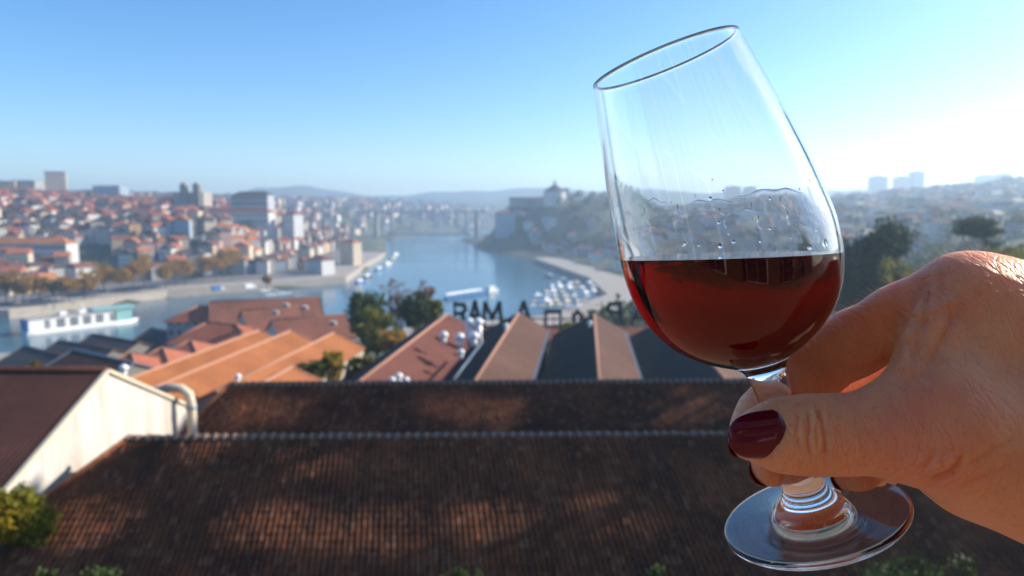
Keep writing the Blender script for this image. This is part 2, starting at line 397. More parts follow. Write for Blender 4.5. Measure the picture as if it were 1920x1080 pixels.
def gable_house(name, label, cat, A, B, wl, wr, pitch, base, roof, wall, group=None, left_roof=None, rib=.32, over=.35, ridge=None, gutter=False, amp=.05):
    """A->B ridge (A near); wl/wr run of the left/right slope"""
    A = Vector(A); B = Vector(B); t = Vector((B.x - A.x, B.y - A.y, 0)).normalized(); rt = Vector((t.y, -t.x, 0))
    root = empty(name, ((A.x + B.x) / 2, (A.y + B.y) / 2, base)); tag(root, label, cat, group)
    tp = math.tan(R(pitch)); Dl = -rt * wl + Vector((0, 0, -wl * tp)); Dr = rt * wr + Vector((0, 0, -wr * tp))
    e = t * over
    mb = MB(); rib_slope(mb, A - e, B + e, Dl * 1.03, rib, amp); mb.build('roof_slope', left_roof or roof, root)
    mb = MB(); rib_slope(mb, A - e, B + e, Dr * 1.03, rib, amp); mb.build('roof_slope', roof, root)
    MB().tube([A - e * 1.05 + Vector((0, 0, .03)), B + e * 1.05 + Vector((0, 0, .03))], .2, 8).build('ridge_cap', ridge or M['tile_ridge'], root, True)
    dz = Vector((0, 0, -.14)); v = []
    for P in (A, B):
        v += [P + dz, P + Dl + dz, P + Dr + dz, Vector(((P + Dl).x, (P + Dl).y, base)), Vector(((P + Dr).x, (P + Dr).y, base))]
    MB().add(v, [(0, 1, 3, 4, 2), (5, 7, 9, 8, 6), (1, 6, 8, 3), (2, 4, 9, 7), (0, 2, 7, 5), (0, 5, 6, 1)]).build('wall', wall, root)
    for P, d in ((A, -1), (B, 1)):
        o = t * (over * d); mb = MB()
        mb.bar(P + o + Vector((0, 0, .06)), P + o + Dl * 1.03 + Vector((0, 0, .06)), .22, .2); mb.bar(P + o + Vector((0, 0, .055)), P + o + Dr * 1.03 + Vector((0, 0, .055)), .22, .2)
        mb.build('verge_tiles', ridge or M['tile_ridge'], root)
    if gutter:
        for Dv in (Dr,):
            a = A - e + Dv * 1.04; b = B + e + Dv * 1.04; MB().bar(a + Vector((0, 0, .05)), b + Vector((0, 0, .05)), .4, .1).build('gutter', M['gutter'], root)
    return root
def hip_house(name, label, cat, c, L, Wd, rz, eave, base, pitch, roof, wall, group=None, hipmat=None, hips=True, over=.5):
    """L along local x (ridge), Wd along local y"""
    root = empty(name, (c[0], c[1], base), rz); tag(root, label, cat, group)
    co, si = math.cos(rz), math.sin(rz)
    def w(x, y, z): return (c[0] + x * co - y * si, c[1] + x * si + y * co, z)
    MB().box((c[0], c[1], (base + eave) / 2), (L, Wd, eave - base), rz).build('wall', wall, root)
    a, b = L / 2 + over, Wd / 2 + over; rl = max(.01, a - b); h = b * math.tan(R(pitch)); z = eave + .02
    v = [w(-a, -b, z), w(a, -b, z), w(a, b, z), w(-a, b, z), w(-rl, 0, z + h), w(rl, 0, z + h)]
    MB().add(v, [(0, 1, 5, 4), (1, 2, 5), (2, 3, 4, 5), (3, 0, 4), (3, 2, 1, 0)]).build('roof', roof, root)
    if hips:
        for p, q in ((0, 4), (1, 5), (2, 5), (3, 4), (4, 5)):
            MB().tube([v[p], v[q]], .22, 6).build('hip_cap', hipmat or M['tile_hip'], root, True)
    return root

# near dark roofs: single barrel tiles, ridge tiles one by one
def barrel(L=.42, r0=.105, r1=.085, n=5):
    V = []; F = []
    for j, (x, r) in enumerate(((0, r0), (L, r1))):
        for k in range(n + 1):
            a = math.pi * k / n; V.append((-r * math.cos(a), x, r * math.sin(a) * .75))
        for k in range(n + 1):
            a = math.pi * k / n; V.append((-(r - .018) * math.cos(a), x, (r - .018) * math.sin(a) * .75))
    m = n + 1
    for k in range(n): F.append((k, k + 1, 2 * m + k + 1, 2 * m + k))
    for k in range(n): F.append((k + 1, k, m + k, m + k + 1))
    return np.array(V), np.array(F)
def ridge_tile_mesh():
    mb = MB(); n = 6; st = [(0, .18), (.03, .215), (.085, .215), (.11, .165), (.46, .14)]
    b = 0
    for x, r in st:
        for k in range(n + 1):
            a = math.pi * (k / n) ; mb.v.append((x, -r * math.cos(a), r * math.sin(a)))
    m = n + 1
    for j in range(len(st) - 1):
        for k in range(n): mb.f.append((j * m + k, j * m + k + 1, (j + 1) * m + k + 1, (j + 1) * m + k))
    mb.f.append(tuple(range(m)))
    return mb.mesh('ridge_tile', True)
RIDGE_ME = ridge_tile_mesh(); RIDGE_ME.materials.append(M['ridge_single'])
BV, BF = barrel(); 
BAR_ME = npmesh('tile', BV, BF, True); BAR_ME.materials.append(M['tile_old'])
def dark_roof(name, label, ridgeL, ridgeR, eaveY, eaveL, pitch, base, single):
    """roof face sloping towards the viewer with barrel tiles; ridge along X"""
    A = Vector(ridgeL); B = Vector(ridgeR); tp = math.tan(R(pitch))
    root = empty(name, ((A.x + B.x) / 2, A.y - 3, base)); tag(root, label, 'building')
    run = A.y - eaveY; ez = A.z - run * tp; EL = Vector((eaveL, eaveY, ez)); ER = Vector((B.x + 1.5, eaveY, ez + (B.z - A.z)))
    dz = Vector((0, 0, -.06))
    back = Vector((0, run * .7, -run * .7 * tp))
    v = [A + dz, B + dz, ER + dz, EL + dz, A + back + Vector((-.8, 0, 0)), B + back]
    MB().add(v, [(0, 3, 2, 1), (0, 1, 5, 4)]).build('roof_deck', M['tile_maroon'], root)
    w = [EL + dz * 6 + Vector((.4, .5, 0)), ER + dz * 6 + Vector((-.3, .5, 0)), B + back + dz * 4, A + back + dz * 4]
    mb = MB(); mb.add(w + [Vector((p.x, p.y, base)) for p in w], [(0, 4, 5, 1), (1, 5, 6, 2), (2, 6, 7, 3), (3, 7, 4, 0)]); mb.build('wall', M['stone_dark'], root)
    # barrel tiles
    c, s = math.cos(R(pitch)), math.sin(R(pitch)); slope = run / c; pw = .215; ex = .33
    rows = int(slope / ex); pos = []
    x0 = min(A.x, eaveL) - .2; x1 = B.x + 1
    for j in range(rows + 1):
        d = slope - j * ex          # distance down from ridge
        if d < .1: continue
        f = d / slope; left = A.x + (eaveL - A.x) * f + .1
        y = A.y - d * c; z = A.z - d * s
        for x in np.arange(left, x1, pw):
            pos.append((x, y, z + (B.z - A.z) * (x - A.x) / (B.x - A.x)))
    pos = np.array(pos); jit = rng.normal(0, 1, (len(pos), 4)); jit[:, :2] *= np.where(rng.random((len(pos), 1)) < .06, 3.0, 1.0)
    # orientation: local y goes up the slope
    up = np.array([0, c, s]); nr = np.array([0, -s, c]); ax = np.array([1., 0, 0])
    idx = np.arange(len(pos))
    dist = pos[:, 1] + .0 * pos[:, 0]; vis = np.abs(pos[:, 0]) < .74 * pos[:, 1]
    pick = set()
    if single:
        pv = np.array([abs(at(0, 0, 1).x) for _ in range(1)])
        ok = [i for i in idx if vis[i] and pos[i, 1] > single]
        ok.sort(key=lambda i: pos[i, 1]); pick = set(ok[:300])
    for i in sorted(pick):
        o = link('tile', BAR_ME); p = pos[i] + nr * (.01 + .006 * jit[i, 0]); ry = .025 * jit[i, 1]
        mt = Matrix((ax, up, nr)).transposed().to_4x4() @ Matrix.Rotation(ry, 4, 'Z') @ Matrix.Rotation(-.04 + .01 * jit[i, 2], 4, 'X')
        mt.translation = p; o.parent = root; o.matrix_parent_inverse = wmat(root).inverted(); o.matrix_local = wmat(root).inverted() @ mt
        o.matrix_parent_inverse = Matrix(); o.matrix_local = wmat(root).inverted() @ mt
    rest = np.array([i for i in idx if i not in pick])
    P = pos[rest] + nr * (.01 + .006 * jit[rest, 0:1])
    sk = .025 * jit[rest, 1:2]
    lx = BV[None, :, 0] - sk * BV[None, :, 1]; ly = BV[None, :, 1] + sk * BV[None, :, 0]; lz = BV[None, :, 2] - .04 * BV[None, :, 1]
    V = P[:, None] + lx[..., None] * ax + ly[..., None] * up + lz[..., None] * nr
    F = (np.arange(len(rest))[:, None, None] * len(BV) + BF[None]).reshape(-1, 4)
    o = link('tiles', npmesh('tiles', V.reshape(-1, 3), F, True), M['tile_old']); o.parent = root; o.matrix_parent_inverse = wmat(root).inverted(); tag(o, kind='stuff')
    n = int((B - A).length / .4)
    for i in range(n):
        o = link('ridge_tile', RIDGE_ME); p = A.lerp(B, i / n); o.parent = root; o.matrix_parent_inverse = wmat(root).inverted()
        o.location = p + Vector((0, 0, .0 + random.gauss(0, .012))); o.rotation_euler = (random.gauss(0, .05), -.07 + random.gauss(0, .03), random.gauss(0, .04))
    # verge along the left edge
    MB().tube([A + Vector((0, 0, .02)), EL + Vector((0, 0, .02))], .13, 7).build('verge_tiles', M['tile_old'], root, True)
    return root, pitch
D1 = 27.7; D2 = 40.0
r1L = at(240, 823, D1); r1R = r1L + Vector((43, .6, .05))
r2L = at(430, 722, D2); r2R = r2L + Vector((52, .0, .35))
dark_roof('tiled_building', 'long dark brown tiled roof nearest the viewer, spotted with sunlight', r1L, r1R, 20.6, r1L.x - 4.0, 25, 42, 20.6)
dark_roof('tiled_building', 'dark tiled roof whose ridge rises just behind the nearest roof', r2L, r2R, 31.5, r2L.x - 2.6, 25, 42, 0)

# white gable house on the left
def white_gable():
    ap = at(200, 698, 30.0); X0 = ap.x
    def onx(px, py):      # point of the plane x = X0 seen at the pixel
        p = at(px, py, 1.0); k = X0 / p.x; q = at(px, py, k); return q
    nb = onx(28, 900); fb = onx(355, 764); root = empty('white_gable_house', (X0 - 6, ap.y, 42))
    tag(root, 'white rendered gable house with dark maroon tiled roof at the left', 'house')
    Lh = 26; base = 42
    tn = (ap.z - nb.z) / (ap.y - nb.y); 
    nb2 = Vector((X0, nb.y - .6, nb.z - .6 * tn))
    v = [ap, nb2, Vector((X0, nb2.y, base)), Vector((X0, fb.y, base)), fb]
    w = [Vector((p.x - Lh, p.y, p.z)) for p in v]
    MB().add(v + w, [(0, 1, 2, 3, 4), (9, 8, 7, 6, 5), (1, 6, 7, 2), (4, 3, 8, 9)]).build('wall', M['plaster'], root)
    up = Vector((0, 0, .06))
    mb = MB(); rib_slope(mb, ap + up, w[0] + up, nb2 - ap + Vector((0, -.5, -.5 * tn)), .22, .05); mb.build('roof_slope', M['tile_maroon'], root)
    mb = MB(); rib_slope(mb, ap + up, w[0] + up, fb - ap + Vector((0, .25, -.12)), .22, .05); mb.build('roof_slope', M['tile_maroon'], root)
    MB().tube([ap + up * 2, w[0] + up * 2], .16, 8).build('ridge_cap', M['tile_maroon'], root, True)
    for q in (nb2, fb):
        MB().bar(ap + Vector((.05, 0, .08)), q + Vector((.05, 0, .08)), .16, .16).build('verge_board', M['beige'], root)
    # curved vent duct beside the far corner
    c = at(350, 764, 36.0)
    pts = [c + Vector((.25, 0, -3.2)), c + Vector((.25, 0, .2)), c + Vector((.15, 0, .75)), c + Vector((-.25, 0, 1.05)), c + Vector((-.9, 0, 1.1)), c + Vector((-1.3, 0, .95))]
    d = empty('vent_duct', (c.x + .25, c.y, 42)); tag(d, 'curved beige metal vent duct beside the white gable wall', 'duct')
    MB().tube([pts[0] + Vector((0, 0, -3))] + pts, [.25] * 7, 12).build('pipe', M['beige'], d, True)
    MB().tube([pts[1] + Vector((0, 0, -.25)), pts[1] + Vector((0, 0, -.1))], .29, 12).build('joint_collar', M['zinc'], d, True)
    MB().tube([pts[-1], pts[-1] + (pts[-1] - pts[-2]).normalized() * .25], [.26, .34], 12).build('cowl', M['zinc'], d, True)
white_gable()

# parallel warehouses down the slope
VA = math.atan((1099 - 960) / FPX)
U = Vector((math.sin(VA), math.cos(VA), 0)); VV = Vector((math.cos(VA), -math.sin(VA), 0))
def wh(px0, py0, px1, py1, h):
    a = atz(px0, py0, CAM_Z - h); b = atz(px1, py1, CAM_Z - h); return a, b
ZR = 18
spec = [ # px of the far ridge end, v of ridge, near u
    ('warehouse', 'pinkish-red ribbed roof warehouse with ball vents, left of the other ribbed roofs', (838, 590), 'tile_pinkred', 5.6, 7.4, 62),
    ('warehouse', 'pale pink ribbed roof warehouse in the middle of the row below the sign letters', (972, 588), 'tile_pink', 6.2, 5.0, 62),
    ('warehouse', 'brownish-grey ribbed roof warehouse just left of the wine glass', (1114, 590), 'tile_pink', 6.8, 5.2, 62),
    ('warehouse', 'dark ribbed roof warehouse behind the bottom of the wine bowl', (1262, 592), 'tile_pink', 7.4, 5.0, 62)]
GW = 'parallel warehouses with long ridges running towards the river'
for nm, lab, (px, py), mt, wl, wr, nu in spec:
    b = atz(px, py, CAM_Z - ZR); a = b - U * 55
    a.z = b.z
    gable_house(nm, lab, 'warehouse', a, b, wl, wr, 29, 30, M[mt], M['stone'], GW, gutter=True, left_roof=M['tile_shaded'], rib=.5, amp=.09, ridge=M['tile_hip'])
for lab, (px, py), h, wl, wr, ln in [
        ('bright orange tiled warehouse roof farthest left of the three stepped ones', (482, 621), 18, 5, 4.3, 62),
        ('bright orange tiled warehouse roof with a skylight, middle of the three stepped ones', (542, 622), 18, 3, 4.6, 60),
        ('short orange tiled warehouse roof beside the yellow shrub', (623, 626), 18, 3.2, 4.6, 31)]:
    b = atz(px, py, CAM_Z - h); a = b - U * ln
    gable_house('orange_warehouse', lab, 'warehouse', a, b, wl, wr, 24, 28, M['tile_orange'], M['stone'], GW, rib=.4, amp=.07, ridge=M['tile_hip'])
b = at(545, 690, 74); gable_house('orange_warehouse', 'low orange roof between the white gable and the dark roof', 'warehouse', b - U * 30 , b, 3, 4.0, 24, 30, M['tile_orange'], M['stone'], GW, rib=.4, amp=.07, ridge=M['tile_hip'])
# skylight lying on the middle orange roof
c = at(415, 684, 84); o = empty('skylight', c); tag(o, 'pale flat skylight on the middle orange roof', 'skylight')
sk = Matrix.Rotation(-VA, 4, 'Z') @ Matrix.Rotation(R(24), 4, 'Y'); sk.translation = c
def skb(w, l, h, z): return MB().add([sk @ Vector((x * w, y * l, zz)) for zz in (z, z + h) for x, y in ((-1, -1), (1, -1), (1, 1), (-1, 1))], [(3, 2, 1, 0), (4, 5, 6, 7), (0, 1, 5, 4), (1, 2, 6, 5), (2, 3, 7, 6), (3, 0, 4, 7)])
skb(.75, 1.5, .3, -.25).build('frame', M['zinc'], o); skb(.66, 1.4, .04, .06).build('pane', M['white_metal'], o)
def ball_vent(c, r, label, group='round white roof ventilators'):
    o = empty('roof_ventilator', c - Vector((0, 0, r * 1.6))); tag(o, label, 'ventilator', group)
    MB().tube([c - Vector((0, 0, r * 1.9)), c - Vector((0, 0, r * .6))], r * .6, 10).build('neck', M['white_metal'], o, True)
    MB().ball(c, r, 14, 8, .85).build('turbine_head', M['white_metal'], o, True)
    MB().tube([c - Vector((0, 0, r * .35)), c - Vector((0, 0, r * .15))], r * 1.04, 14).build('band', M['zinc'], o, True)
for i, (px, py, D, r, lab) in enumerate([
        (832, 628, 90, .75, 'left round white ventilator on the pinkish-red roof'), (862, 632, 88, .85, 'middle round white ventilator on the pinkish-red roof'),
        (889, 630, 88, .85, 'right round white ventilator on the pinkish-red roof'), (864, 660, 84, .6, 'small round ventilator below the three white ones'),
        (735, 712, 66, .45, 'left ball ventilator in the cluster on the roof ridge'), (748, 705, 67, .5, 'topmost ball ventilator in the cluster on the roof ridge'),
        (761, 712, 66, .45, 'right ball ventilator in the cluster on the roof ridge'), (446, 706, 70, .45, 'single ball ventilator on the low orange roof'),
        (1106, 605, 104, .5, 'shiny ball ventilator near the apex of the brownish-grey roof'), (949, 610, 98, .5, 'shiny ball ventilator on the dark slope of the pale pink roof')]):
    ball_vent(at(px, py, D), r * .78, lab)
for k, (px, py) in enumerate([(880, 612), (897, 612)]):
    c = at(px, py, 100); o = empty('roof_ventilator', c - Vector((0, 0, 3))); tag(o, ('left' if k == 0 else 'right') + ' tall white chimney cowl behind the round ventilators', 'ventilator', 'tall white chimney cowls')
    MB().tube([c - Vector((0, 0, 3)), c + Vector((0, 0, .4))], .55, 10).build('shaft', M['white_metal'], o, True)
    MB().tube([c + Vector((0, 0, .6)), c + Vector((0, 0, .8)), c + Vector((0, 0, 1.3))], [.9, .85, .2], 12).build('cap', M['white_metal'], o, True)
    MB().tube([c + Vector((0, 0, .39)), c + Vector((0, 0, .62))], .3, 8).build('cap_stem', M['zinc'], o, True)
# pipe lying across the shaded side of the first ribbed roof
a = at(905, 640, 92); b = at(850, 712, 70)
o = empty('roof_pipe', b); tag(o, 'long grey metal pipe lying on the shaded pinkish-red roof', 'pipe'); MB().tube([a, b], .16, 8).build('pipe', M['gutter'], o, True)
for t in (.15, .5, .85): MB().tube([a.lerp(b, t) - Vector((0, 0, .5)), a.lerp(b, t)], .1, 6).build('bracket', M['steel'], o)

# ------------------------------------------------------------------ lower town between the warehouses and the river
GH = 'red hip-roofed houses by the river'
def rz_of(a, b): return math.atan2(b.y - a.y, b.x - a.x)
AX = -VA      # houses follow the grid of the warehouses
for lab, px, py, D, L, Wd, ez, base, rf, wl in [
        ('red hip-roofed house with pale blue side wall above the white pillars', 245, 662, 150, 11, 11, 24.5, 12, 'tile_red', 'white'),
        ('red hip-roofed house second along the white-pillared row', 305, 651, 157, 9.5, 10, 24.5, 12, 'tile_red', 'white'),
        ('red hip-roofed house third along the white-pillared row', 358, 639, 166, 9.5, 10, 24.5, 12, 'tile_red', 'white'),
        ('big red hip-roofed house above the row of three small ones', 415, 618, 178, 22, 14, 25.5, 8, 'tile_red', 'grey'),
        ('red hip-roofed house with grey wall nearest the quay', 385, 586, 205, 17, 13, 26.5, 6, 'tile_red', 'grey')]:
    c = at(px, py, D); hip_house('hip_roofed_house', lab, 'house', (c.x, c.y), L, Wd, AX, ez, base, 30, M[rf], HW[wl], GH)
# white pillared arcade in front of the hip houses
a = at(258, 700, 148); b = at(345, 672, 168); o = empty('arcade', (a.x, a.y, 12)); tag(o, 'row of white wall panels between dark gaps below the red hip roofs', 'arcade')
a.z = b.z = 20.5; MB().bar(a + Vector((0, 0, 3.6)), b + Vector((0, 0, 3.6)), 1.2, .6).build('beam', M['dark_metal'], o)
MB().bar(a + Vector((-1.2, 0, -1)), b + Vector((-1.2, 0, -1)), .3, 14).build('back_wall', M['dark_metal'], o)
n = 6
for i in range(n):
    p = a.lerp(b, (i + .3) / n); q = a.lerp(b, (i + .3 + (.55 if i % 3 else .4)) / n); MB().bar(p + Vector((0, 0, -1.2)), q + Vector((0, 0, -1.2)), .5, 9).build('panel', M['white'], o)
# dark-roofed sheds by the water at the left
for lab, p0, p1, D, wl, wr in [
        ('dark-roofed river shed farthest left with grey side wall', (48, 648), (120, 668), 165, 6, 8), ('dark-roofed river shed in the middle of the dark sawtooth row', (112, 638), (215, 655), 175, 6, 8),
        ('dark-roofed river shed nearest the cruise ship bow', (175, 627), (262, 640), 190, 7, 8), ('dark flat shed roof behind the red hip roofs', (285, 615), (350, 628), 200, 6, 8)]:
    a = at(p0[0], p0[1], D + 12); b = at(p1[0], p1[1], D); z = (a.z + b.z) / 2
    gable_house('river_shed', lab, 'shed', Vector((a.x, a.y, z)), Vector((b.x, b.y, z)), wl, wr, 26, 5, M['tile_slate'], M['stone_dark'], 'dark-roofed sheds by the water', rib=.6)
a = at(140, 655, 140); b = at(250, 672, 128); z = (a.z + b.z) / 2 - .5
gable_house('river_shed', 'maroon-roofed shed with pale edge in front of the dark sheds', 'shed', Vector((a.x, a.y, z)), Vector((b.x, b.y, z)), 6, 7, 24, 12, M['tile_maroon'], M['stone_dark'], 'dark-roofed sheds by the water', rib=.6, ridge=M['zinc'])
c = at(173, 696, 100); ball_vent(c, .5, 'small pale ball ventilator above the white gable roof ridge')
c = at(232, 690, 120); ball_vent(c, .8, 'larger pale ball ventilator beside the white pillars')
# brown long roofs towards the quay
for lab, p0, p1, D0, Dd, wl, wr in [
        ('long brown-red roof farthest back, its gable end over the water', (395, 572), (598, 551), 205, 12, 8, 11),
        ('long brown roof with three pale skylights in the middle of the brown roofs', (455, 588), (560, 569), 186, 8, 6, 9),
        ('brown-red roof with pale pointed gable end beside the round dark tree', (512, 602), (645, 588), 168, 10, 6, 9)]:
    a = at(p0[0], p0[1], D0); b = at(p1[0], p1[1], D0 + Dd); z = (a.z + b.z) / 2; a.z = b.z = z
    gable_house('brown_roofed_warehouse', lab, 'warehouse', a, b, wl, wr, 27, 5, M['tile_brown'], M['plaster'], 'brown-roofed warehouses by the river', rib=.5)
for k, (px, py) in enumerate([(516, 586), (536, 572), (571, 577), (624, 606)]):
    c = at(px, py, 178 if k < 3 else 162); o = empty('skylight', c); tag(o, ['left', 'upper', 'right', 'lowest'][k] + ' small pale skylight on the brown roofs', 'skylight', 'skylights on the brown roofs')
    MB().box(c, (1.5, 1.2, .9)).build('frame', M['stone'], o); MB().box(c + Vector((0, 0, .47)), (1.2, .9, .06)).build('pane', M['white_metal'], o)

# ------------------------------------------------------------------ trees
def leaves(centers, size, jitter, seed, flat=.0):
    """centers Nx3 -> leaf quads, random facing"""
    r = np.random.default_rng(seed); n = len(centers)
    a = r.normal(size=(n, 3)); a[:, 2] *= (1 - flat) ; a /= np.linalg.norm(a, axis=1)[:, None]
    b = np.cross(a, r.normal(size=(n, 3))); b /= np.linalg.norm(b, axis=1)[:, None]
    s = size * r.uniform(.6, 1.35, (n, 1)); c = centers
    V = np.stack([c - a * s - b * s * .1, c + b * s * .55, c + a * s + b * s * .05, c - b * s * .55], 1).reshape(-1, 3)
    return V, np.arange(4 * n).reshape(-1, 4)
def crown_pts(blobs, n, clump, seed, hollow=.55):
    r = np.random.default_rng(seed); out = []
    vol = np.array([b[1][0] * b[1][1] * b[1][2] for b in blobs]) ** .67; vol /= vol.sum()
    for (c, rad), f in zip(blobs, vol):
        k = max(3, int(n * f / clump)); d = r.normal(size=(k, 3)); d /= np.linalg.norm(d, axis=1)[:, None]
        rr = r.uniform(hollow, 1.0, (k, 1)); cc = np.array(c) + d * rr * np.array(rad)
        pts = cc[:, None] + r.normal(size=(k, clump, 3)) * (np.array(rad) * .16)
        out.append(pts.reshape(-1, 3))
    return np.concatenate(out)
def tree(name, label, base, top, rad, mat, n=900, size=.5, seed=1, group=None, blobs=None, trunk_r=.35, limbs=5, clump=14, cat='tree', hollow=.5, bare=False):
    """base Vector at the ground, top crown height, rad crown radius"""
    r = random.Random(seed); root = empty(name, base); tag(root, label, cat, group); H = top - base.z
    if blobs is None:
        blobs = []
        for k in range(7):
            a = r.uniform(0, 6.28); q = r.uniform(0, .55) * rad; blobs.append(((base.x + q * math.cos(a), base.y + q * math.sin(a), base.z + H * r.uniform(.55, .82)), (rad * r.uniform(.45, .65),) * 2 + (min(H * .25, rad * r.uniform(.4, .6)),)))
    mb = MB(); cz = base.z + H * .55
    mb.tube([base, base + Vector((r.uniform(-.3, .3), r.uniform(-.3, .3), H * .3)), Vector((base.x, base.y, cz)), Vector((base.x + r.uniform(-.4, .4), base.y, base.z + H * .85))], [trunk_r, trunk_r * .8, trunk_r * .55, trunk_r * .15], 7)
    for k in range(limbs):
        bl = blobs[k % len(blobs)]; s0 = Vector((base.x, base.y, base.z + H * r.uniform(.25, .5))); e = Vector(bl[0]) + Vector((r.uniform(-.3, .3) * rad, r.uniform(-.3, .3) * rad, r.uniform(0, .3) * rad))
        m = s0.lerp(e, .5) + Vector((0, 0, -.06 * H)); mb.tube([s0, m, e], [trunk_r * .45, trunk_r * .28, trunk_r * .08], 5)
        if bare:
            for q in range(9):
                f = r.uniform(.3, 1); p = s0.lerp(e, f); d = Vector((r.uniform(-1, 1), r.uniform(-1, 1), r.uniform(.2, 1.2))) * rad * .42; mb.tube([p, p + d * .5 + Vector((0, 0, .1)), p + d], [trunk_r * .16, trunk_r * .1, trunk_r * .04], 4)
                for w in range(4):
                    p2 = p + d * r.uniform(.3, 1); d2 = Vector((r.uniform(-1, 1), r.uniform(-1, 1), r.uniform(0, 1.2))) * rad * .22; mb.tube([p2, p2 + d2], [trunk_r * .07, trunk_r * .025], 3)
    mb.build('trunk', M['bark'], root, True)
    if n:
        V, F = leaves(crown_pts(blobs, n, clump, seed, hollow), size, 1, seed)
        o = link('crown', npmesh('crown', V, F), mat); o.parent = root; o.matrix_parent_inverse = wmat(root).inverted()
    return root
def px_tree(name, label, px, pytop, pybot, pxw, D, mat, **kw):
    """tree whose crown spans pixels pytop..pybot, width pxw at distance D"""
    t = at(px, pytop, D); b = at(px, pybot, D); g = gz1(t.x, t.y); rad = pxw / 2 / FPX * D
    base = Vector((t.x, t.y, min(g, b.z - 1.0))); hz = (t.z - b.z) / 2; cz = (t.z + b.z) / 2
    r = random.Random(kw.get('seed', 1)); bl = []
    for k in range(13):
        a = r.uniform(0, 6.28); q = r.uniform(.2, .62); zz = -.75 + 1.4 * (k + .5) / 13
        bl.append(((t.x + q * rad * math.cos(a), t.y + q * rad * math.sin(a), cz + zz * hz), (rad * r.uniform(.32, .5), rad * r.uniform(.32, .5), hz * r.uniform(.3, .45))))
    return tree(name, label, base, t.z, rad, mat, blobs=bl, **kw)
px_tree('round_tree', 'dark green round tree beside the brown roofs', 684, 540, 650, 92, 150, M['leaf_dark'], n=5200, size=.42, seed=3, trunk_r=.45)
px_tree('leafy_tree', 'yellow-green bushy tree in front of the dark round tree', 708, 582, 665, 110, 138, M['leaf_green'], n=5200, size=.40, seed=4)
px_tree('rust_shrub', 'rusty brown low shrub at the foot of the yellow-green tree', 735, 618, 660, 80, 132, M['leaf_autumn'], n=2000, size=.35, seed=14, cat='shrub')
px_tree('bare_tree', 'bare leafless tree standing against the river', 742, 512, 600, 84, 160, M['leaf_rust'], n=260, size=.25, seed=5, bare=True, limbs=12, trunk_r=.5)
px_tree('rust_tree', 'half-bare tree with rust-coloured leaves against the river', 796, 524, 600, 62, 165, M['leaf_rust'], n=1500, size=.35, seed=6, bare=True, limbs=8, trunk_r=.4)
px_tree('round_tree', 'small dark green tree right of the bare tree', 778, 548, 622, 60, 152, M['leaf_dark'], n=3600, size=.42, seed=8)
px_tree('leafy_tree', 'olive green tree tucked behind the small dark tree', 812, 556, 608, 44, 160, M['leaf_green'], n=2000, size=.38, seed=9)
px_tree('yellow_shrub', 'bright yellow autumn shrub in front of the short orange roof', 622, 655, 712, 62, 84, M['leaf_yellow'], n=2600, size=.24, seed=10, cat='shrub', trunk_r=.15)
px_tree('green_shrub', 'dark green shrub left of the bright yellow shrub', 575, 680, 716, 80, 80, M['leaf_dark'], n=2600, size=.24, seed=11, cat='shrub', trunk_r=.15)
px_tree('green_shrub', 'pale green shrub right of the bright yellow shrub', 672, 664, 712, 60, 90, M['leaf_green'], n=1600, size=.24, seed=12, cat='shrub', trunk_r=.15)
px_tree('roof_plant', 'bright lime-green sprig growing on the ridge of the maroon roof', 65, 676, 702, 24, 31.5, M['leaf_yellow'], n=500, size=.07, seed=13, cat='plant', trunk_r=.02)
px_tree('green_shrub', 'sunlit yellow-green shrub at the left edge below the white gable', 30, 912, 1030, 150, 23.2, M['leaf_green'], n=7000, size=.095, seed=15, cat='shrub', trunk_r=.06)
px_tree('yellow_shrub', 'golden shrub at the far left edge below the white gable', -10, 925, 1020, 110, 22.6, M['leaf_yellow'], n=3000, size=.085, seed=16, cat='shrub', trunk_r=.06)
for k, (px, w, py, lab) in enumerate([(130, 170, 1080, 'left'), (860, 150, 1072, 'middle'), (1250, 120, 1078, 'right of middle'), (1760, 330, 1066, 'right')]):
    px_tree('eave_shrub', 'dark leafy shrub poking up at the bottom edge of the picture, ' + lab + ' one', px, py, 1190, w, 18.6, M['leaf_dark'], n=4200, size=.075, seed=20 + k, cat='shrub', trunk_r=.05, group='shrubs at the eave of the nearest roof')
px_tree('leafy_tree', 'olive shrub between the two ribbed roof ends', 1062, 606, 625, 46, 118, M['leaf_green'], n=1600, size=.3, seed=31, cat='shrub')
px_tree('big_tree', 'big dark evergreen tree between the wine glass and the hand', 1618, 412, 620, 180, 150, M['leaf_pine'], n=16000, size=.5, seed=32, trunk_r=.8, clump=22)
px_tree('leafy_tree', 'brown-green bush at the foot of the big evergreen', 1690, 480, 600, 120, 140, M['leaf_green'], n=3000, size=.4, seed=33)
def umbrella_pine():
    D = 170; b = at(1835, 520, D); t = at(1830, 405, D); c = at(1830, 432, D); k = D / FPX
    bl = [((c.x + dx * k, c.y + dy, c.z - dz * k), (rx * k, rx * k, rz * k)) for dx, dy, dz, rx, rz in [(0, 0, -14, 34, 12), (-25, 1, 0, 18, 8), (25, -1, 2, 20, 10), (5, 0, 2, 26, 12), (36, 1, 30, 16, 8), (18, -2, 24, 14, 7)]]
    tree('umbrella_pine', 'umbrella pine with flat dark crown standing above the hand', Vector((b.x, b.y, gz1(b.x, b.y))), t.z, 45 * k, M['leaf_pine'], n=5200, size=.34, seed=34, blobs=bl, trunk_r=.45, limbs=6, clump=20)
umbrella_pine()
px_tree('leafy_tree', 'golden-lit bush behind the knuckle at the right edge', 1885, 458, 560, 110, 120, M['leaf_green'], n=3200, size=.32, seed=35)

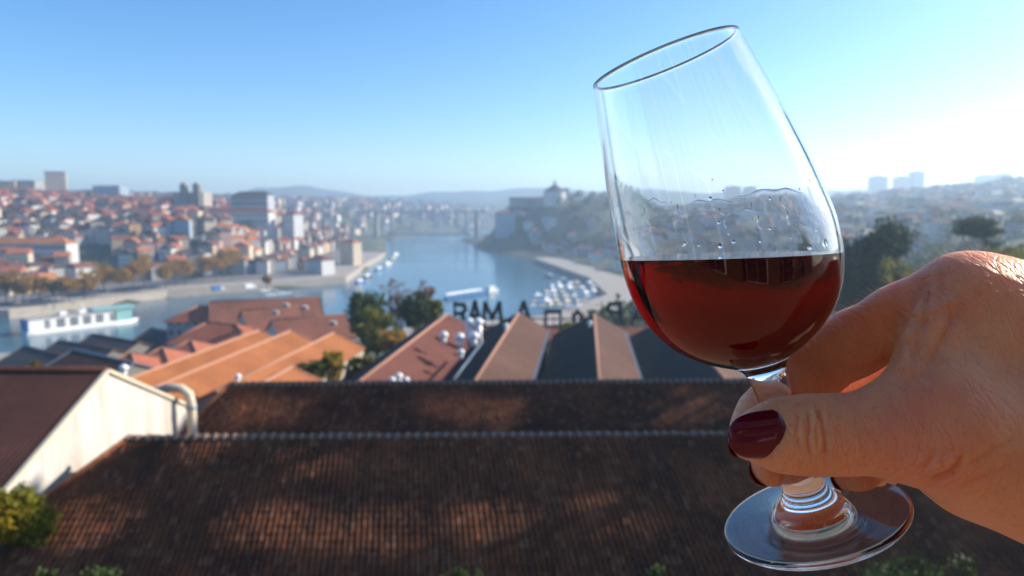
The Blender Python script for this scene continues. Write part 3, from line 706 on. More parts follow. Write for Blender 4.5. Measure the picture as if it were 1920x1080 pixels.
# riverside avenue trees in autumn colour
GT = 'autumn trees along the far riverside road'
av = [(12, 548, 46), (45, 550, 40), (75, 547, 40), (103, 545, 34), (130, 545, 36), (158, 541, 34), (196, 530, 46), (230, 529, 38), (270, 520, 52), (312, 520, 38), (347, 514, 40), (380, 508, 38), (405, 506, 36), (435, 498, 42), (500, 520, 20), (28, 546, 40), (60, 546, 40), (118, 543, 38), (176, 536, 40), (250, 524, 44), (330, 516, 40), (420, 501, 42)]
av.sort()
proto = None
for i, (px, py, w) in enumerate(av):
    base = atz(px, py + 20, 6.5); D = base.y; rad = w / 2 / FPX * D * 1.2
    lab = 'golden-brown avenue tree by the far quay, %s from the left' % ordn(i + 1)
    t = tree('avenue_tree', lab, Vector((base.x, base.y, 6.3)), 6.3 + rad * 2.15, rad, M['leaf_autumn'], n=1300, size=.75, seed=50 + i, group=GT, trunk_r=.3)

# ------------------------------------------------------------------ river cruise ship
def ship():
    p0 = atz(52, 630, 0); p1 = atz(262, 604, 0); d = (p1 - p0); L = d.length; rz = math.atan2(d.y, d.x)
    root = empty('cruise_ship', p0, rz); tag(root, 'long white river cruise ship moored on the left', 'ship')
    Wd = 11.0
    def B(x0, x1, y0, y1, z0, z1): return MB().box(((x0 + x1) / 2, (y0 + y1) / 2, (z0 + z1) / 2), (x1 - x0, y1 - y0, z1 - z0))
    def put(mb, name, mat, par=None, sm=False):
        o = link(name, mb.mesh(name, sm), mat, par or root); return o
    mb = MB(); prof = [(0, .92), (.05, 1), (.78, 1), (.9, .75), (1.0, .08)]; n = len(prof)
    v = [(f * L, Wd / 2 - Wd / 2 * w, -1) for f, w in prof] + [(f * L + (2 if f == 1 else 0), Wd / 2 - Wd / 2 * w, 1.6) for f, w in prof]
    v += [(f * L, Wd / 2 + Wd / 2 * w, -1) for f, w in prof] + [(f * L + (2 if f == 1 else 0), Wd / 2 + Wd / 2 * w, 1.6) for f, w in prof]
    f = []
    for i in range(n - 1): f += [(i, i + 1, n + i + 1, n + i), (2 * n + i + 1, 2 * n + i, 3 * n + i, 3 * n + i + 1), (n + i, n + i + 1, 3 * n + i + 1, 3 * n + i)]
    f += [(0, n, 3 * n, 2 * n), (n - 1, 3 * n - 1, 4 * n - 1, 2 * n - 1)]
    put(mb.add(v, f), 'hull', M['white'])
    put(B(.8, L * .76, .5, Wd - .5, 1.605, 7.2), 'cabin_block', M['white'])
    put(B(0.2, .8, .6, Wd - .6, 1.61, 6.6), 'stern_shade', M['blue'])  # blue slab puts the shade of the stern face into its colour
    k = 6
    for i in range(k):
        x = L * (.17 + .57 * i / (k - 1)); w = 3.6 if i not in (0, k - 1) else 2.2
        fr = put(B(x - w / 2, x + w / 2, .42, .499, 2.4, 6.4), 'window', M['glass_dark'])
        for q in range(3): put(B(x - w / 2 + w * (q + .9) / 3.4 - .06, x - w / 2 + w * (q + .9) / 3.4 + .06, .36, .419, 2.4, 6.4), 'mullion', M['white'], fr)
        put(B(x - w / 2, x + w / 2, .355, .418, 4.3, 4.5), 'transom', M['white'], fr)
    put(B(.4, L * .8, .1, Wd - .1, 7.205, 7.4), 'sun_deck', M['stone'])
    put(B(L * .58, L * .97, 1.4, Wd - 1.4, 7.9, 9.2), 'awning', M['teal'])
    put(B(L * .80, L * .95, 2.4, Wd - 2.4, 1.61, 7.89), 'bow_lounge', M['teal'])
    for x in (L * .3, L * .47): put(B(x, x + 3, 3.5, 7, 7.405, 9.2), 'deck_house', M['white'])
    put(MB().tube([(L * .55, 5, 7.4), (L * .5, 5, 12)], .2, 6), 'mast', M['white'])
    for y in (.15, Wd - .15):
        put(B(.5, L * .57, y - .04, y + .04, 8.2, 8.3), 'rail', M['white'])
        for i in range(14): put(B(.5 + i * L * .56 / 13, .58 + i * L * .56 / 13, y - .03, y + .03, 7.401, 8.199), 'stanchion', M['white'])
ship()
# pontoon with white awning boats in mid river
a = atz(835, 562, 0); b = atz(905, 552, 0); d = b - a; rz = math.atan2(d.y, d.x); L = d.length
o = empty('awning_boat', a, rz); tag(o, 'long white awning boat on the river above the sign letters', 'boat')
link('hull', MB().add([(0, -2, 0), (L, -2, 0), (L + 3, 0, .2), (L, 2, 0), (0, 2, 0), (-.3, -2.2, 1.2), (L, -2.3, 1.2), (L + 5, 0, 1.5), (L, 2.3, 1.2), (-.3, 2.2, 1.2)], [(0, 1, 6, 5), (1, 2, 7, 6), (2, 3, 8, 7), (3, 4, 9, 8), (4, 0, 5, 9), (5, 6, 7, 8, 9)]).mesh('hull'), M['blue'], o)
link('awning', MB().add([(0, -2.6, 3.2), (L * .92, -2.6, 3.6), (L * .92, 0, 4.6), (0, 0, 4.2), (L * .92, 2.6, 3.6), (0, 2.6, 3.2)], [(0, 1, 2, 3), (3, 2, 4, 5)]).mesh('awning'), M['white'], o)
for i in range(6): link('post', MB().box((L * .9 * i / 5 + .3, -2.2, 2.3), (.15, .15, 2.3)).mesh('post'), M['white'], o)
c = atz(922, 548, 0); o = empty('tour_boat', c, rz); tag(o, 'small cream tour boat at the end of the awning boat', 'boat')
link('hull', MB().add([(-5, -2, 0), (4, -2, 0), (7, 0, .3), (4, 2, 0), (-5, 2, 0), (-5.2, -2.3, 1.6), (4, -2.3, 1.6), (8, 0, 2.2), (4, 2.3, 1.6), (-5.2, 2.3, 1.6)], [(0, 1, 6, 5), (1, 2, 7, 6), (2, 3, 8, 7), (3, 4, 9, 8), (4, 0, 5, 9), (5, 6, 7, 8, 9)]).mesh('hull'), M['white'], o)
link('cabin', MB().box((-1, 0, 3), (6, 3.4, 2.7)).mesh('cabin'), M['white'], o); link('roof', MB().box((-1, 0, 4.5), (7, 4, .2)).mesh('roof'), M['white'], o)

# ------------------------------------------------------------------ rooftop sign: dark letters seen from behind
def sign():
    D = 128.0; k = D / FPX
    o = empty('rooftop_sign', at(1010, 612, D)); tag(o, 'dark rooftop sign letters seen from behind, standing against the river', 'sign')
    GL = {  # strokes in a 0..1 box
        'R': [((.1, 0), (.1, 1)), ((.1, .95), (.75, .9)), ((.75, .9), (.85, .7)), ((.85, .7), (.65, .5)), ((.1, .5), (.65, .5)), ((.6, .5), (.9, 0))],
        'A': [((.0, 0), (.5, 1)), ((.5, 1), (1, 0)), ((.2, .35), (.8, .35))],
        'M': [((.05, 0), (.15, 1)), ((.15, 1), (.5, .25)), ((.5, .25), (.85, 1)), ((.85, 1), (.95, 0))],
        'N': [((.1, 0), (.1, 1)), ((.9, 0), (.9, 1)), ((.1, 1), (.9, 1))],
        'O': [((.5, 1), (.1, .75)), ((.1, .75), (.1, .25)), ((.1, .25), (.5, 0)), ((.5, 0), (.9, .25)), ((.9, .25), (.9, .75)), ((.9, .75), (.5, 1))],
        'Q': [((.9, 0), (.9, 1)), ((.9, .95), (.3, .92)), ((.3, .92), (.15, .72)), ((.15, .72), (.35, .5)), ((.35, .5), (.9, .5))],
        'I': [((.5, 0), (.5, 1))]}
    for ch, x0, x1, y0, y1 in [('R', 850, 877, 568, 608), ('A', 880, 901, 566, 606), ('M', 904, 942, 568, 606), ('A', 968, 996, 567, 606), ('N', 1020, 1054, 584, 614), ('O', 1074, 1092, 584, 612), ('Q', 1134, 1166, 567, 604), ('A', 1184, 1214, 572, 606)]:
        mb = MB()
        for (ax, ay), (bx, by) in GL[ch]:
            a = at(x0 + ax * (x1 - x0), y1 + ay * (y0 - y1), D); b = at(x0 + bx * (x1 - x0), y1 + by * (y0 - y1), D)
            t = (b - a).normalized() * .3; mb.bar(a - t, b + t, .45, .8)
        mb.build('letter', M['dark_metal'], o)
    for py in (598, 611):
        MB().bar(at(845, py, D + .8), at(1216, py, D + .8), .2, .25).build('frame_rail', M['dark_metal'], o)
    for i in range(20):
        px = 848 + i * 19; MB().bar(at(px, 594, D + 1.0), at(px, 618, D + 1.0), .15, .15).build('frame_post', M['dark_metal'], o)
    a = at(840, 612, D + 4); b = at(1240, 612, D + 4); z = a.z - .3
    gable_house('sign_building', 'brown-roofed building carrying the dark sign letters', 'building', Vector((a.x, a.y, z)), Vector((b.x, b.y, z)), 5, 6, 18, 10, M['tile_brown'], M['stone'], rib=.5)
sign()

# ------------------------------------------------------------------ far town
WNAMES = ['white', 'cream', 'ochre', 'grey', 'pink', 'stone', 'tan', 'blue']
WLAB = {'white': 'white', 'cream': 'cream', 'ochre': 'ochre', 'grey': 'grey', 'pink': 'pink', 'stone': 'brown stone', 'tan': 'tan', 'blue': 'pale blue', 'concrete': 'concrete'}
RLAB = {'tile_red': 'red', 'tile_orange': 'orange', 'tile_brown': 'brown', 'tile_slate': 'dark'}
def town_house(name, label, x, y, rz, w, d, h, z, wall, roof, group, gable=True, deep=14):
    root = empty(name, (x, y, z), rz); tag(root, label, 'house', group)
    link('wall', MB().box((0, 0, (h - deep) / 2), (w, d, h + deep)).mesh('wall'), HW[wall], root)
    a, b = w / 2 + .4, d / 2 + .4; hh = b * .55; e = 0 if gable else b * .8; zz = h + .02
    v = [(-a, -b, zz), (a, -b, zz), (a, b, zz), (-a, b, zz), (-a + e, 0, zz + hh), (a - e, 0, zz + hh)]
    link('roof', MB().add(v, [(0, 1, 5, 4), (1, 2, 5), (2, 3, 4, 5), (3, 0, 4), (3, 2, 1, 0)]).mesh('roof'), M[roof], root)
    return root
def bank_point(PL, s, off):
    for (ax, ay), (bx, by) in zip(PL[:-1], PL[1:]):
        l = math.hypot(bx - ax, by - ay)
        if s <= l:
            t = Vector((bx - ax, by - ay)) / l; n = Vector((-t.y, t.x)); return Vector((ax, ay)) + t * s + n * off, math.atan2(t.y, t.x)
        s -= l
    return None, 0
def in_view(x, y, m=40):
    if y < 50: return False
    px = 960 + FPX * x / y; return -m < px < 1920 + m
reserved = []      # (x, y, r) kept free for landmarks
def free(x, y, w): return all((x - a) ** 2 + (y - b) ** 2 > (r + w * .5) ** 2 for a, b, r in reserved)
def landmark_block(name, label, px0, px1, pyt, pyb, D, depth, wall, roof, rz=0, cat='building', win=None, hip=True, z_drop=14, group=None):
    a = at(px0, pyb, D); b = at(px1, pyb, D); t = at(px0, pyt, D); c = Vector(((a.x + b.x) / 2, D + depth / 2)); w = abs(b.x - a.x)
    root = empty(name, (c.x, c.y, a.z - z_drop), rz); tag(root, label, cat, group); h = t.z - a.z + z_drop
    link('wall', MB().box((0, 0, h / 2), (w, depth, h)).mesh('wall'), wall, root)
    aa, bb = w / 2 + .8, depth / 2 + .8; hh = bb * .5 if hip else .8; e = bb * .8 if hip else 0
    if hip: link('roof', MB().add([(-aa, -bb, h + .02), (aa, -bb, h + .02), (aa, bb, h + .02), (-aa, bb, h + .02), (-aa + e, 0, h + hh), (aa - e, 0, h + hh)], [(0, 1, 5, 4), (1, 2, 5), (2, 3, 4, 5), (3, 0, 4), (3, 2, 1, 0)]).mesh('roof'), roof, root)
    else: link('roof', MB().box((0, 0, h + .42), (2 * aa, 2 * bb, .8)).mesh('roof'), roof, root)
    if win:
        nx, nz, ww, wh = win; top = t.z - a.z
        for j in range(nz):
            for i in range(nx):
                x = -w / 2 + w * (i + .5) / nx; z = z_drop + top * (j + .55) / nz
                o = link('window', MB().box((x, -depth / 2 - .02, z), (ww, .3, wh)).mesh('window'), M['glass_dark'], root)
    reserved.append((c.x, c.y, max(w, depth) * .4)); return root
mroof = M['tile_brown']
white_w = plain('white_render', (.50, .50, .50), .9, .08, .05); tan_w = plain('tan_render', (.45, .38, .30), .9, .1, .05)
landmark_block('palace', 'big pale palace block with rows of windows on the hilltop', 434, 506, 366, 398, 760, 16, plain('palace_render', (.36, .37, .40), .9, .08, .05), M['tile_slate'], rz=-.12, win=(11, 3, 2.4, 4.2))
landmark_block('convent', 'long white convent wing with red roof below the palace', 381, 508, 398, 422, 730, 16, white_w, mroof, rz=-.1, win=(14, 2, 1.8, 2.6))
landmark_block('white_house', 'bright white cube house at the right end of the convent', 533, 560, 402, 420, 735, 14, white_w, mroof, win=(3, 2, 1.6, 2.4), rz=-.5)
landmark_block('long_white_building', 'long white building with orange roof at the left edge of the town', -60, 122, 457, 489, 520, 16, white_w, M['tile_orange'], rz=.05, win=(22, 2, 1.6, 3.4))
landmark_block('tower_block', 'lone brown tower block standing highest on the left skyline', 80, 113, 322, 356, 1150, 28, HW['tan'], M['stone'], hip=False, rz=.5, cat='tower')
landmark_block('flat_block', 'yellow-lit flat block at the left edge of the skyline', -10, 20, 340, 362, 1100, 24, HW['ochre'], M['stone'], hip=False, rz=.4)
landmark_block('flat_block', 'dark blue-grey flat block left of the lone tower', 27, 66, 339, 360, 1120, 26, HW['grey'], M['stone'], hip=False)
landmark_block('flat_block', 'bluish broad block on the skyline right of the lone tower', 175, 225, 349, 372, 1050, 26, HW['blue'], M['stone'], hip=False)
def cathedral():
    D = 800; a = at(322, 372, D); b = at(378, 372, D); z0 = a.z - 30; t1 = at(345, 346, D).z
    root = empty('cathedral', ((a.x + b.x) / 2, D + 12, z0)); tag(root, 'dark stone cathedral with two square towers on the hilltop', 'church')
    MB().box(((a.x + b.x) / 2, D + 16, (z0 + at(350, 360, D).z) / 2), (b.x - a.x, 24, at(350, 360, D).z - z0)).build('nave', M['stone'], root)
    for px in (343, 367):
        c = at(px, 350, D); MB().box((c.x, D + 3, (z0 + t1) / 2), (7.5, 7.5, t1 - z0)).build('tower', M['stone_dark'], root)
        MB().ball((c.x, D + 3, t1 + .5), 3.2, 10, 6, .9).build('cupola', M['stone'], root, True)
    reserved.append(((a.x + b.x) / 2, D + 12, 22))
cathedral()
landmark_block('waterfront_house', 'white sunlit waterfront house at the river corner of the old town', 575, 618, 488, 518, 560, 14, white_w, M['tile_brown'], rz=-.55, win=(4, 3, 1.2, 2.0))
landmark_block('waterfront_house', 'tall narrow cream waterfront houses block by the moored boats', 640, 672, 455, 492, 660, 12, HW['cream'], M['tile_red'], rz=-.5)

GHO = 'old town houses climbing the far bank'
nh = 0
rows = [(66, 9), (88, 10), (112, 11), (138, 11), (166, 11), (198, 12), (234, 12), (274, 13), (320, 14), (372, 14), (430, 15), (500, 16)]
r = random.Random(11); tot = sum(math.hypot(FAR[i + 1][0] - FAR[i][0], FAR[i + 1][1] - FAR[i][1]) for i in range(len(FAR) - 1))
for ri, (off, hb) in enumerate(rows):
    s = 330.0; col = 0
    while s < tot - 700:
        w = r.uniform(8.5, 14); p, ang = bank_point(FAR, s + w / 2, off + r.uniform(-4, 4)); s += w + (r.uniform(0, 2) if r.random() < .7 else r.uniform(4, 14))
        if p is None: break
        if not in_view(p.x, p.y, 10) or p.y > 1150: continue
        if r.random() < .06 + .02 * ri or not free(p.x, p.y, w): continue
        if nh >= 235: continue
        col += 1; nh += 1
        wl = r.choice(['white', 'white', 'cream', 'cream', 'ochre', 'grey', 'pink', 'stone', 'tan', 'blue']); rf = r.choice(['tile_red', 'tile_brown', 'tile_brown', 'tile_slate', 'tile_orange', 'tile_slate'])
        lab = '%s %s-roofed house, %s from left in %s row above far quay' % (WLAB[wl], RLAB[rf], ordn(col), ordn(ri + 1))
        town_house('town_house', lab, p.x, p.y, ang + r.uniform(-.15, .15), w, r.uniform(9, 13), hb * r.uniform(.75, 1.35), gz1(p.x, p.y), wl, rf, GHO, r.random() < .6)
# the rest of the town, too far and small to count
def far_town(name, label, pts, seed, hmin, hmax, wmin=9, wmax=18, base_rz=0.0, rm=('tile_red', 'tile_brown', 'tile_brown', 'tile_slate', 'tile_slate'), mats=('white', 'white', 'white', 'cream', 'grey', 'tan', 'concrete', 'pink', 'stone')):
    rr = random.Random(seed)
    mbw = {k: MB() for k in set(mats)}; mbr = {k: MB() for k in set(rm)}
    zz = gz(np.array([p[0] for p in pts]), np.array([p[1] for p in pts]))
    for (x, y), z in zip(pts, zz):
        z = float(z); w = rr.uniform(wmin, wmax); d = rr.uniform(9, 13); h = rr.uniform(hmin, hmax); rz = base_rz + rr.uniform(-.5, .5) + (math.pi / 2 if rr.random() < .4 else 0)
        mbw[rr.choice(mats)].box((x, y, z + h / 2 - 6), (w, d, h + 12), rz)
        a, b = w / 2 + .4, d / 2 + .4; e = 0 if rr.random() < .5 else b * .8; co, si = math.cos(rz), math.sin(rz); t = z + h + .02; q = b * .55
        v = [(x + i * co - j * si, y + i * si + j * co, k) for i, j, k in ((-a, -b, t), (a, -b, t), (a, b, t), (-a, b, t), (-a + e, 0, t + q), (a - e, 0, t + q))]
        mbr[rr.choice(rm)].add(v, [(0, 1, 5, 4), (1, 2, 5), (2, 3, 4, 5), (3, 0, 4), (3, 2, 1, 0)])
    root = empty(name, (pts[0][0], pts[0][1], 0)); tag(root, kind='stuff', label=label, cat='town')
    for k, mb in mbw.items():
        if mb.v: tag(mb.build('walls', HW[k], root), kind='stuff')
    for k, mb in mbr.items():
        if mb.v: tag(mb.build('roofs', M[k], root), kind='stuff')
rr = random.Random(5)
def scatter(n, ylo, yhi, xlo, xhi, ok, gap):
    out = []; cell = {}; tries = 0
    while len(out) < n and tries < n * 30:
        tries += 1; y = math.sqrt(rr.uniform(ylo ** 2, yhi ** 2)); x = rr.uniform(xlo, xhi) * y; c = (int(x // gap), int(y // gap))
        if c in cell: continue
        if ok(x, y): out.append((x, y)); cell[c] = 1
    return out
def d_far(x, y): return -float(sdist(np.array([x]), np.array([y]), FAR)[0])
def d_near(x, y): return float(sdist(np.array([x]), np.array([y]), NEAR)[0])
far_town('far_town', 'dense upper old town houses on the far bank', scatter(900, 430, 1100, -.78, -.12, lambda x, y: 178 < d_far(x, y) < 560 and free(x, y, 10), 11), 6, 7, 13, 8, 14)
far_town('far_town', 'distant hilltop town on the far bank', scatter(800, 900, 2300, -.78, .1, lambda x, y: (d_far(x, y) > 560 or (y > 1150 and d_far(x, y) > 60)) and free(x, y, 20), 17), 16, 7, 15, 10, 22)
far_town('far_town', 'distant hazy town on the right-hand hills', scatter(2300, 430, 3000, .05, .8, lambda x, y: (d_near(x, y) > 150 or d_far(x, y) > 80) and not (abs(x - 66) < 130 and abs(y - 1035) < 130), 15), 8, 6, 13, 10, 24, rm=('tile_slate', 'tile_slate', 'tile_brown', 'stone'), mats=('white', 'grey', 'concrete', 'blue'))  # dark roofs and cool walls carry the shade of the backlit hills
# near-bank houses on the right
GR = 'houses on the right-hand bank'
n2 = 0; cnt = {}
for ri, off in enumerate([48, 70, 95, 122, 150, 185, 225, 270, 320]):
    s = 1010.0; col = 0
    while s < 2300:
        w = r.uniform(12, 22); p, ang = bank_point(NEAR, s + w / 2, -(off + r.uniform(-5, 5))); s += w + r.uniform(4, 26)
        if p is None: break
        if not in_view(p.x, p.y, 10) or n2 >= 64 or p.y > 1250: continue
        if r.random() < .35 or ((p.x - 78) ** 2 + (p.y - 1030) ** 2 < 70 ** 2): continue
        if p.y < 380 and p.x < 150: continue
        col += 1; n2 += 1; wl = r.choice(['white', 'white', 'grey', 'cream', 'blue', 'concrete']); rf = r.choice(['tile_red', 'tile_brown', 'tile_brown', 'tile_slate'])
        town_house('bank_house', '%s %s-roofed house, %s along the %s row above the right-hand quay' % (WLAB[wl], RLAB[rf], ordn(col), ordn(ri + 1)), p.x, p.y, ang + r.uniform(-.2, .2), w, r.uniform(9, 14), r.uniform(5, 10), gz1(p.x, p.y), wl, rf, GR, r.random() < .5)
# monastery with round church
def monastery():
    D = 1000; c = at(1040, 372, D); z = c.z - 12; root = empty('monastery', (c.x, D, z)); tag(root, 'round domed hilltop monastery church above the river bend', 'church')
    k = D / FPX
    MB().tube([(c.x, D, z), (c.x, D, z + 12 + 13 * k)], 21 * k, 24).build('rotunda', HW['white'], root)
    MB().tube([(c.x, D, z + 12 + 13 * k), (c.x, D, z + 12 + 21 * k), (c.x, D, z + 12 + 25 * k)], [22 * k, 9 * k, 4 * k], 24).build('dome', M['tile_slate'], root)
    MB().tube([(c.x, D, z + 12 + 25 * k), (c.x, D, z + 12 + 30 * k), (c.x, D, z + 12 + 34 * k)], [3 * k, 2.6 * k, .4 * k], 10).build('lantern', M['stone'], root)
    a = at(955, 372, D); MB().box(((a.x + c.x - 18 * k) / 2, D + 8, z + 5), (c.x - 18 * k - a.x, 16, 14)).build('cloister_wing', HW['grey'], root)
    MB().box(((a.x + c.x - 18 * k) / 2, D + 8, z + 12.8), (c.x - 17 * k - a.x, 18, 1.6)).build('cloister_roof', M['tile_brown'], root)
    b = at(1062, 372, D); MB().box((b.x, D + 2, z + 10), (9 * k, 10, 34)).build('bell_tower', HW['white'], root)
monastery()
landmark_block('bank_building', 'pale blue-grey block on the wooded slope below the monastery', 930, 964, 400, 428, 960, 18, HW['blue'], M['tile_brown'], rz=.2)
# two-deck arched bridge
M['bridge_iron'] = plain('bridge_iron', (.16, .18, .20), .6, .2, .1)
def bridge():
    D = 1290; root = empty('arch_bridge', (at(800, 398, D).x, D, 0)); tag(root, 'two-deck arched iron bridge across the far end of the river', 'bridge')
    a = at(680, 397, D); b = at(915, 397, D); z = a.z
    MB().bar(a, b, 9, 2.6).build('upper_deck', M['bridge_iron'], root)
    l0 = at(728, 446, D); l1 = at(880, 446, D); zl = 11.0
    MB().bar((l0.x, D, zl), (l1.x, D, zl), 9, 2.6).build('lower_deck', M['bridge_iron'], root)
    n = 24
    for s in (-3, 3):
        up = []; lo = []
        for i in range(n + 1):
            f = i / n; x = l0.x + (l1.x - l0.x) * f; q = 1 - (2 * f - 1) ** 2; up.append((x, D + s, 6 + (z - 10) * q + 3)); lo.append((x, D + s, 4 + (z - 18) * q))
        mb = MB(); mb.tube(up, .6, 5); mb.tube(lo, .6, 5)
        for i in range(n): mb.bar(up[i], lo[i + 1], .35, .35); mb.bar(lo[i], up[i], .35, .35)
        mb.build('arch', M['bridge_iron'], root)
    for f in (.04, .16, .3, .7, .84, .96):
        x = l0.x + (l1.x - l0.x) * f; q = 1 - (2 * f - 1) ** 2; MB().box((x, D, (z - 2 + 8 + (z - 10) * q) / 2), (3, 7, z - 2 - 8 - (z - 10) * q)).build('pier', M['bridge_iron'], root)
    for px in (705, 893):
        p = at(px, 420, D); MB().box((p.x, D, z / 2 - 1), (8, 10, z)).build('stone_tower', M['stone'], root)
bridge()
# tower blocks on the hazy right skyline
for i, (px0, px1, pyt, lab) in enumerate([(1637, 1663, 331, 'round-topped hazy tower block leftmost of the three on the right skyline'), (1684, 1705, 332, 'hazy tower block in the middle of the three on the right skyline'), (1712, 1731, 322, 'tallest hazy tower block on the right skyline'),
        (1838, 1868, 329, 'broad hazy block near the right end of the skyline'), (1876, 1894, 325, 'narrow hazy block at the right end of the skyline'), (1370, 1400, 347, 'faint block on the skyline seen through the wine glass, left one'), (1412, 1436, 349, 'faint block on the skyline seen through the wine glass, right one')]):
    root = landmark_block('skyline_tower', lab, px0, px1, pyt, 375, 2300, 40, HW['concrete'], M['stone'], hip=False, cat='tower', z_drop=60, group='tower blocks on the right skyline')
    h = 60 + at(0, pyt, 2300).z - at(0, 375, 2300).z; w = (px1 - px0) / FPX * 2300
    link('roof_house', MB().box((0, 0, h + 2.4), (w * .5, 14, 3.2)).mesh('roof_house'), M['stone'], root)
# woods on the slopes, reading as one mass
def woods():
    rr = np.random.default_rng(3); P = []
    while len(P) < 620:
        y = rr.uniform(240, 2600) if rr.uniform() < .6 else rr.uniform(240, 1100); x = rr.uniform(-.75, .8) * y; dn = float(sdist(np.array([x]), np.array([y]), NEAR)[0]); df = -float(sdist(np.array([x]), np.array([y]), FAR)[0])
        if dn > 30 or df > 75:
            if dn > 60 and (x > .12 * y) and rr.uniform() < (.5 if y < 430 else .10) or (dn > 30 and abs(x - 60) < 150 and abs(y - 1000) < 200) or (df > 75 and rr.uniform() < .14): P.append((x, y, gz1(x, y)))
    C = []
    for x, y, z in P:
        rad = rr.uniform(4, 9); d = rr.normal(size=(70, 3)); d /= np.linalg.norm(d, axis=1)[:, None]; C.append(np.array([x, y, z + rad * .9]) + d * rr.uniform(.5, 1, (70, 1)) * np.array([rad, rad, rad * .9]))
    V, F = leaves(np.concatenate(C), 1.8, 1, 5)
    tag(link('woods', npmesh('woods', V, F), M['leaf_dark']), 'dark wooded patches on the distant slopes', 'woods', kind='stuff')
woods()

# ------------------------------------------------------------------ quay clutter: stalls, cars, small boats
def stall(label, p, w, rz, mat, group):
    o = empty('market_tent', p, rz); tag(o, label, 'tent', group)
    h = 2.4; a = w / 2
    link('canopy', MB().add([(-a, -a, h), (a, -a, h), (a, a, h), (-a, a, h), (0, 0, h + w * .35), (-a, -a, h - .4), (a, -a, h - .4), (a, a, h - .4), (-a, a, h - .4)], [(0, 1, 4), (1, 2, 4), (2, 3, 4), (3, 0, 4), (5, 6, 1, 0), (6, 7, 2, 1), (7, 8, 3, 2), (8, 5, 0, 3)]).mesh('canopy'), mat, o)
    for x in (-a, a):
        for y in (-a, a): link('leg', MB().box((x * .97, y * .97, (h - .4) / 2), (.15, .15, h - .4)).mesh('leg'), M['steel'], o)
k = 0; rr = random.Random(4)
for row, (py, x0, x1) in enumerate([(537, 1050, 1120), (545, 1032, 1122), (553, 1024, 1118), (562, 1010, 1112), (571, 1002, 1104), (580, 996, 1096)]):
    px = x0; c = 0
    while px < x1:
        c += 1; p = atz(px + rr.uniform(-3, 3), py + rr.uniform(-2, 2), 4.4); p.z = max(4.4, gz1(p.x, p.y))
        stall('pointed market tent, %s from left in the %s row from the water' % (ordn(c), ordn(row + 1)), p, rr.uniform(3.6, 6.5), rr.uniform(0, 1), M['white'] if rr.random() < .8 else M['beige'], 'white market tents on the quay'); px += rr.uniform(13, 22)
def car(label, p, rz, mat, group, Lc=4.4, h=1.45):
    o = empty('parked_car', p, rz); tag(o, label, 'car', group)
    prof = [(-Lc / 2, .35), (-Lc / 2, .85), (-Lc * .42, .95), (-Lc * .3, h), (Lc * .12, h), (Lc * .28, .95), (Lc / 2, .8), (Lc / 2, .35)]; n = len(prof)
    link('body', MB().add([(x, -.85, z) for x, z in prof] + [(x, .85, z) for x, z in prof], [tuple(range(n)), tuple(range(2 * n - 1, n - 1, -1))] + [((i + 1) % n, i, n + i, n + (i + 1) % n) for i in range(n)]).mesh('body'), mat, o)
    for s in (-1, 1):
        link('side_window', MB().add([(-Lc * .29, .86 * s, .97), (Lc * .24, .86 * s, .97), (Lc * .1, .86 * s, h - .08), (-Lc * .26, .86 * s, h - .08)], [(0, 1, 2, 3)]).mesh('side_window'), M['glass_dark'], o)
        for x in (-Lc * .3, Lc * .3): link('wheel', MB().tube([(x, s * .7, .33), (x, s * .88, .33)], .33, 10).mesh('wheel'), M['dark_metal'], o)
for i in range(22):
    p, ang = bank_point(FAR, 395 + i * 9.5, 27 + (i % 2) * 2.5); m = [M['white_metal'], M['zinc'], M['dark_metal'], M['blue']][i % 4]
    car('small %s car parked along the far quay, %s from the left' % (['white', 'silver', 'black', 'blue'][i % 4], ordn(i + 1)), Vector((p.x, p.y, 6.45)), ang, m, 'cars parked along the far quay')
def truck(label, px, py, col, Lc=7.5):
    p = atz(px, py, 5.3); o = empty('box_van', p, .9); tag(o, label, 'van')
    link('box', MB().box((-.8, 0, 2.2), (Lc * .75, 2.4, 2.9)).mesh('box'), col, o); link('cab', MB().box((Lc * .42, 0, 1.5), (1.9, 2.3, 2.0)).mesh('cab'), M['white_metal'], o)
    link('windscreen', MB().box((Lc * .42 + .97, 0, 1.95), (.05, 2.0, .8)).mesh('windscreen'), M['glass_dark'], o)
    for x in (-Lc * .3, Lc * .4):
        for s in (-1, 1): link('wheel', MB().tube([(x, s * .9, .45), (x, s * 1.21, .45)], .45, 10).mesh('wheel'), M['dark_metal'], o)
truck('blue box van standing on the far quay', 408, 546, M['blue']); truck('white box van standing on the far quay', 468, 542, M['white'])
p = atz(522, 552, 5.25); o = empty('landing_stage', p, .75); tag(o, 'white angular gangway frame on the edge of the far quay', 'gangway')
for a, b in (((-9, 0, .3), (9, 0, .3)), ((-9, 6, 2.5), (-2, 0, .3)), ((-1, 7, 2.8), (5, 0, .3)), ((-9, 6, 2.5), (-1, 7, 2.8))): link('beam', MB().bar(a, b, .9, .5).mesh('beam'), M['white'], o)
def moored(label, px, py, col, L, rz, grp):
    o = empty('moored_boat', atz(px, py, 0), rz); tag(o, label, 'boat', grp); a = L / 2
    link('hull', MB().add([(-a, -1.4, 0), (a * .6, -1.4, 0), (a, 0, .3), (a * .6, 1.4, 0), (-a, 1.4, 0), (-a, -1.7, 1.2), (a * .6, -1.7, 1.3), (a * 1.15, 0, 1.9), (a * .6, 1.7, 1.3), (-a, 1.7, 1.2)], [(0, 1, 6, 5), (1, 2, 7, 6), (2, 3, 8, 7), (3, 4, 9, 8), (4, 0, 5, 9), (5, 6, 7, 8, 9)]).mesh('hull'), col, o)
    link('cabin', MB().box((-a * .2, 0, 2.0), (L * .5, 2.4, 1.5)).mesh('cabin'), M['white'], o)
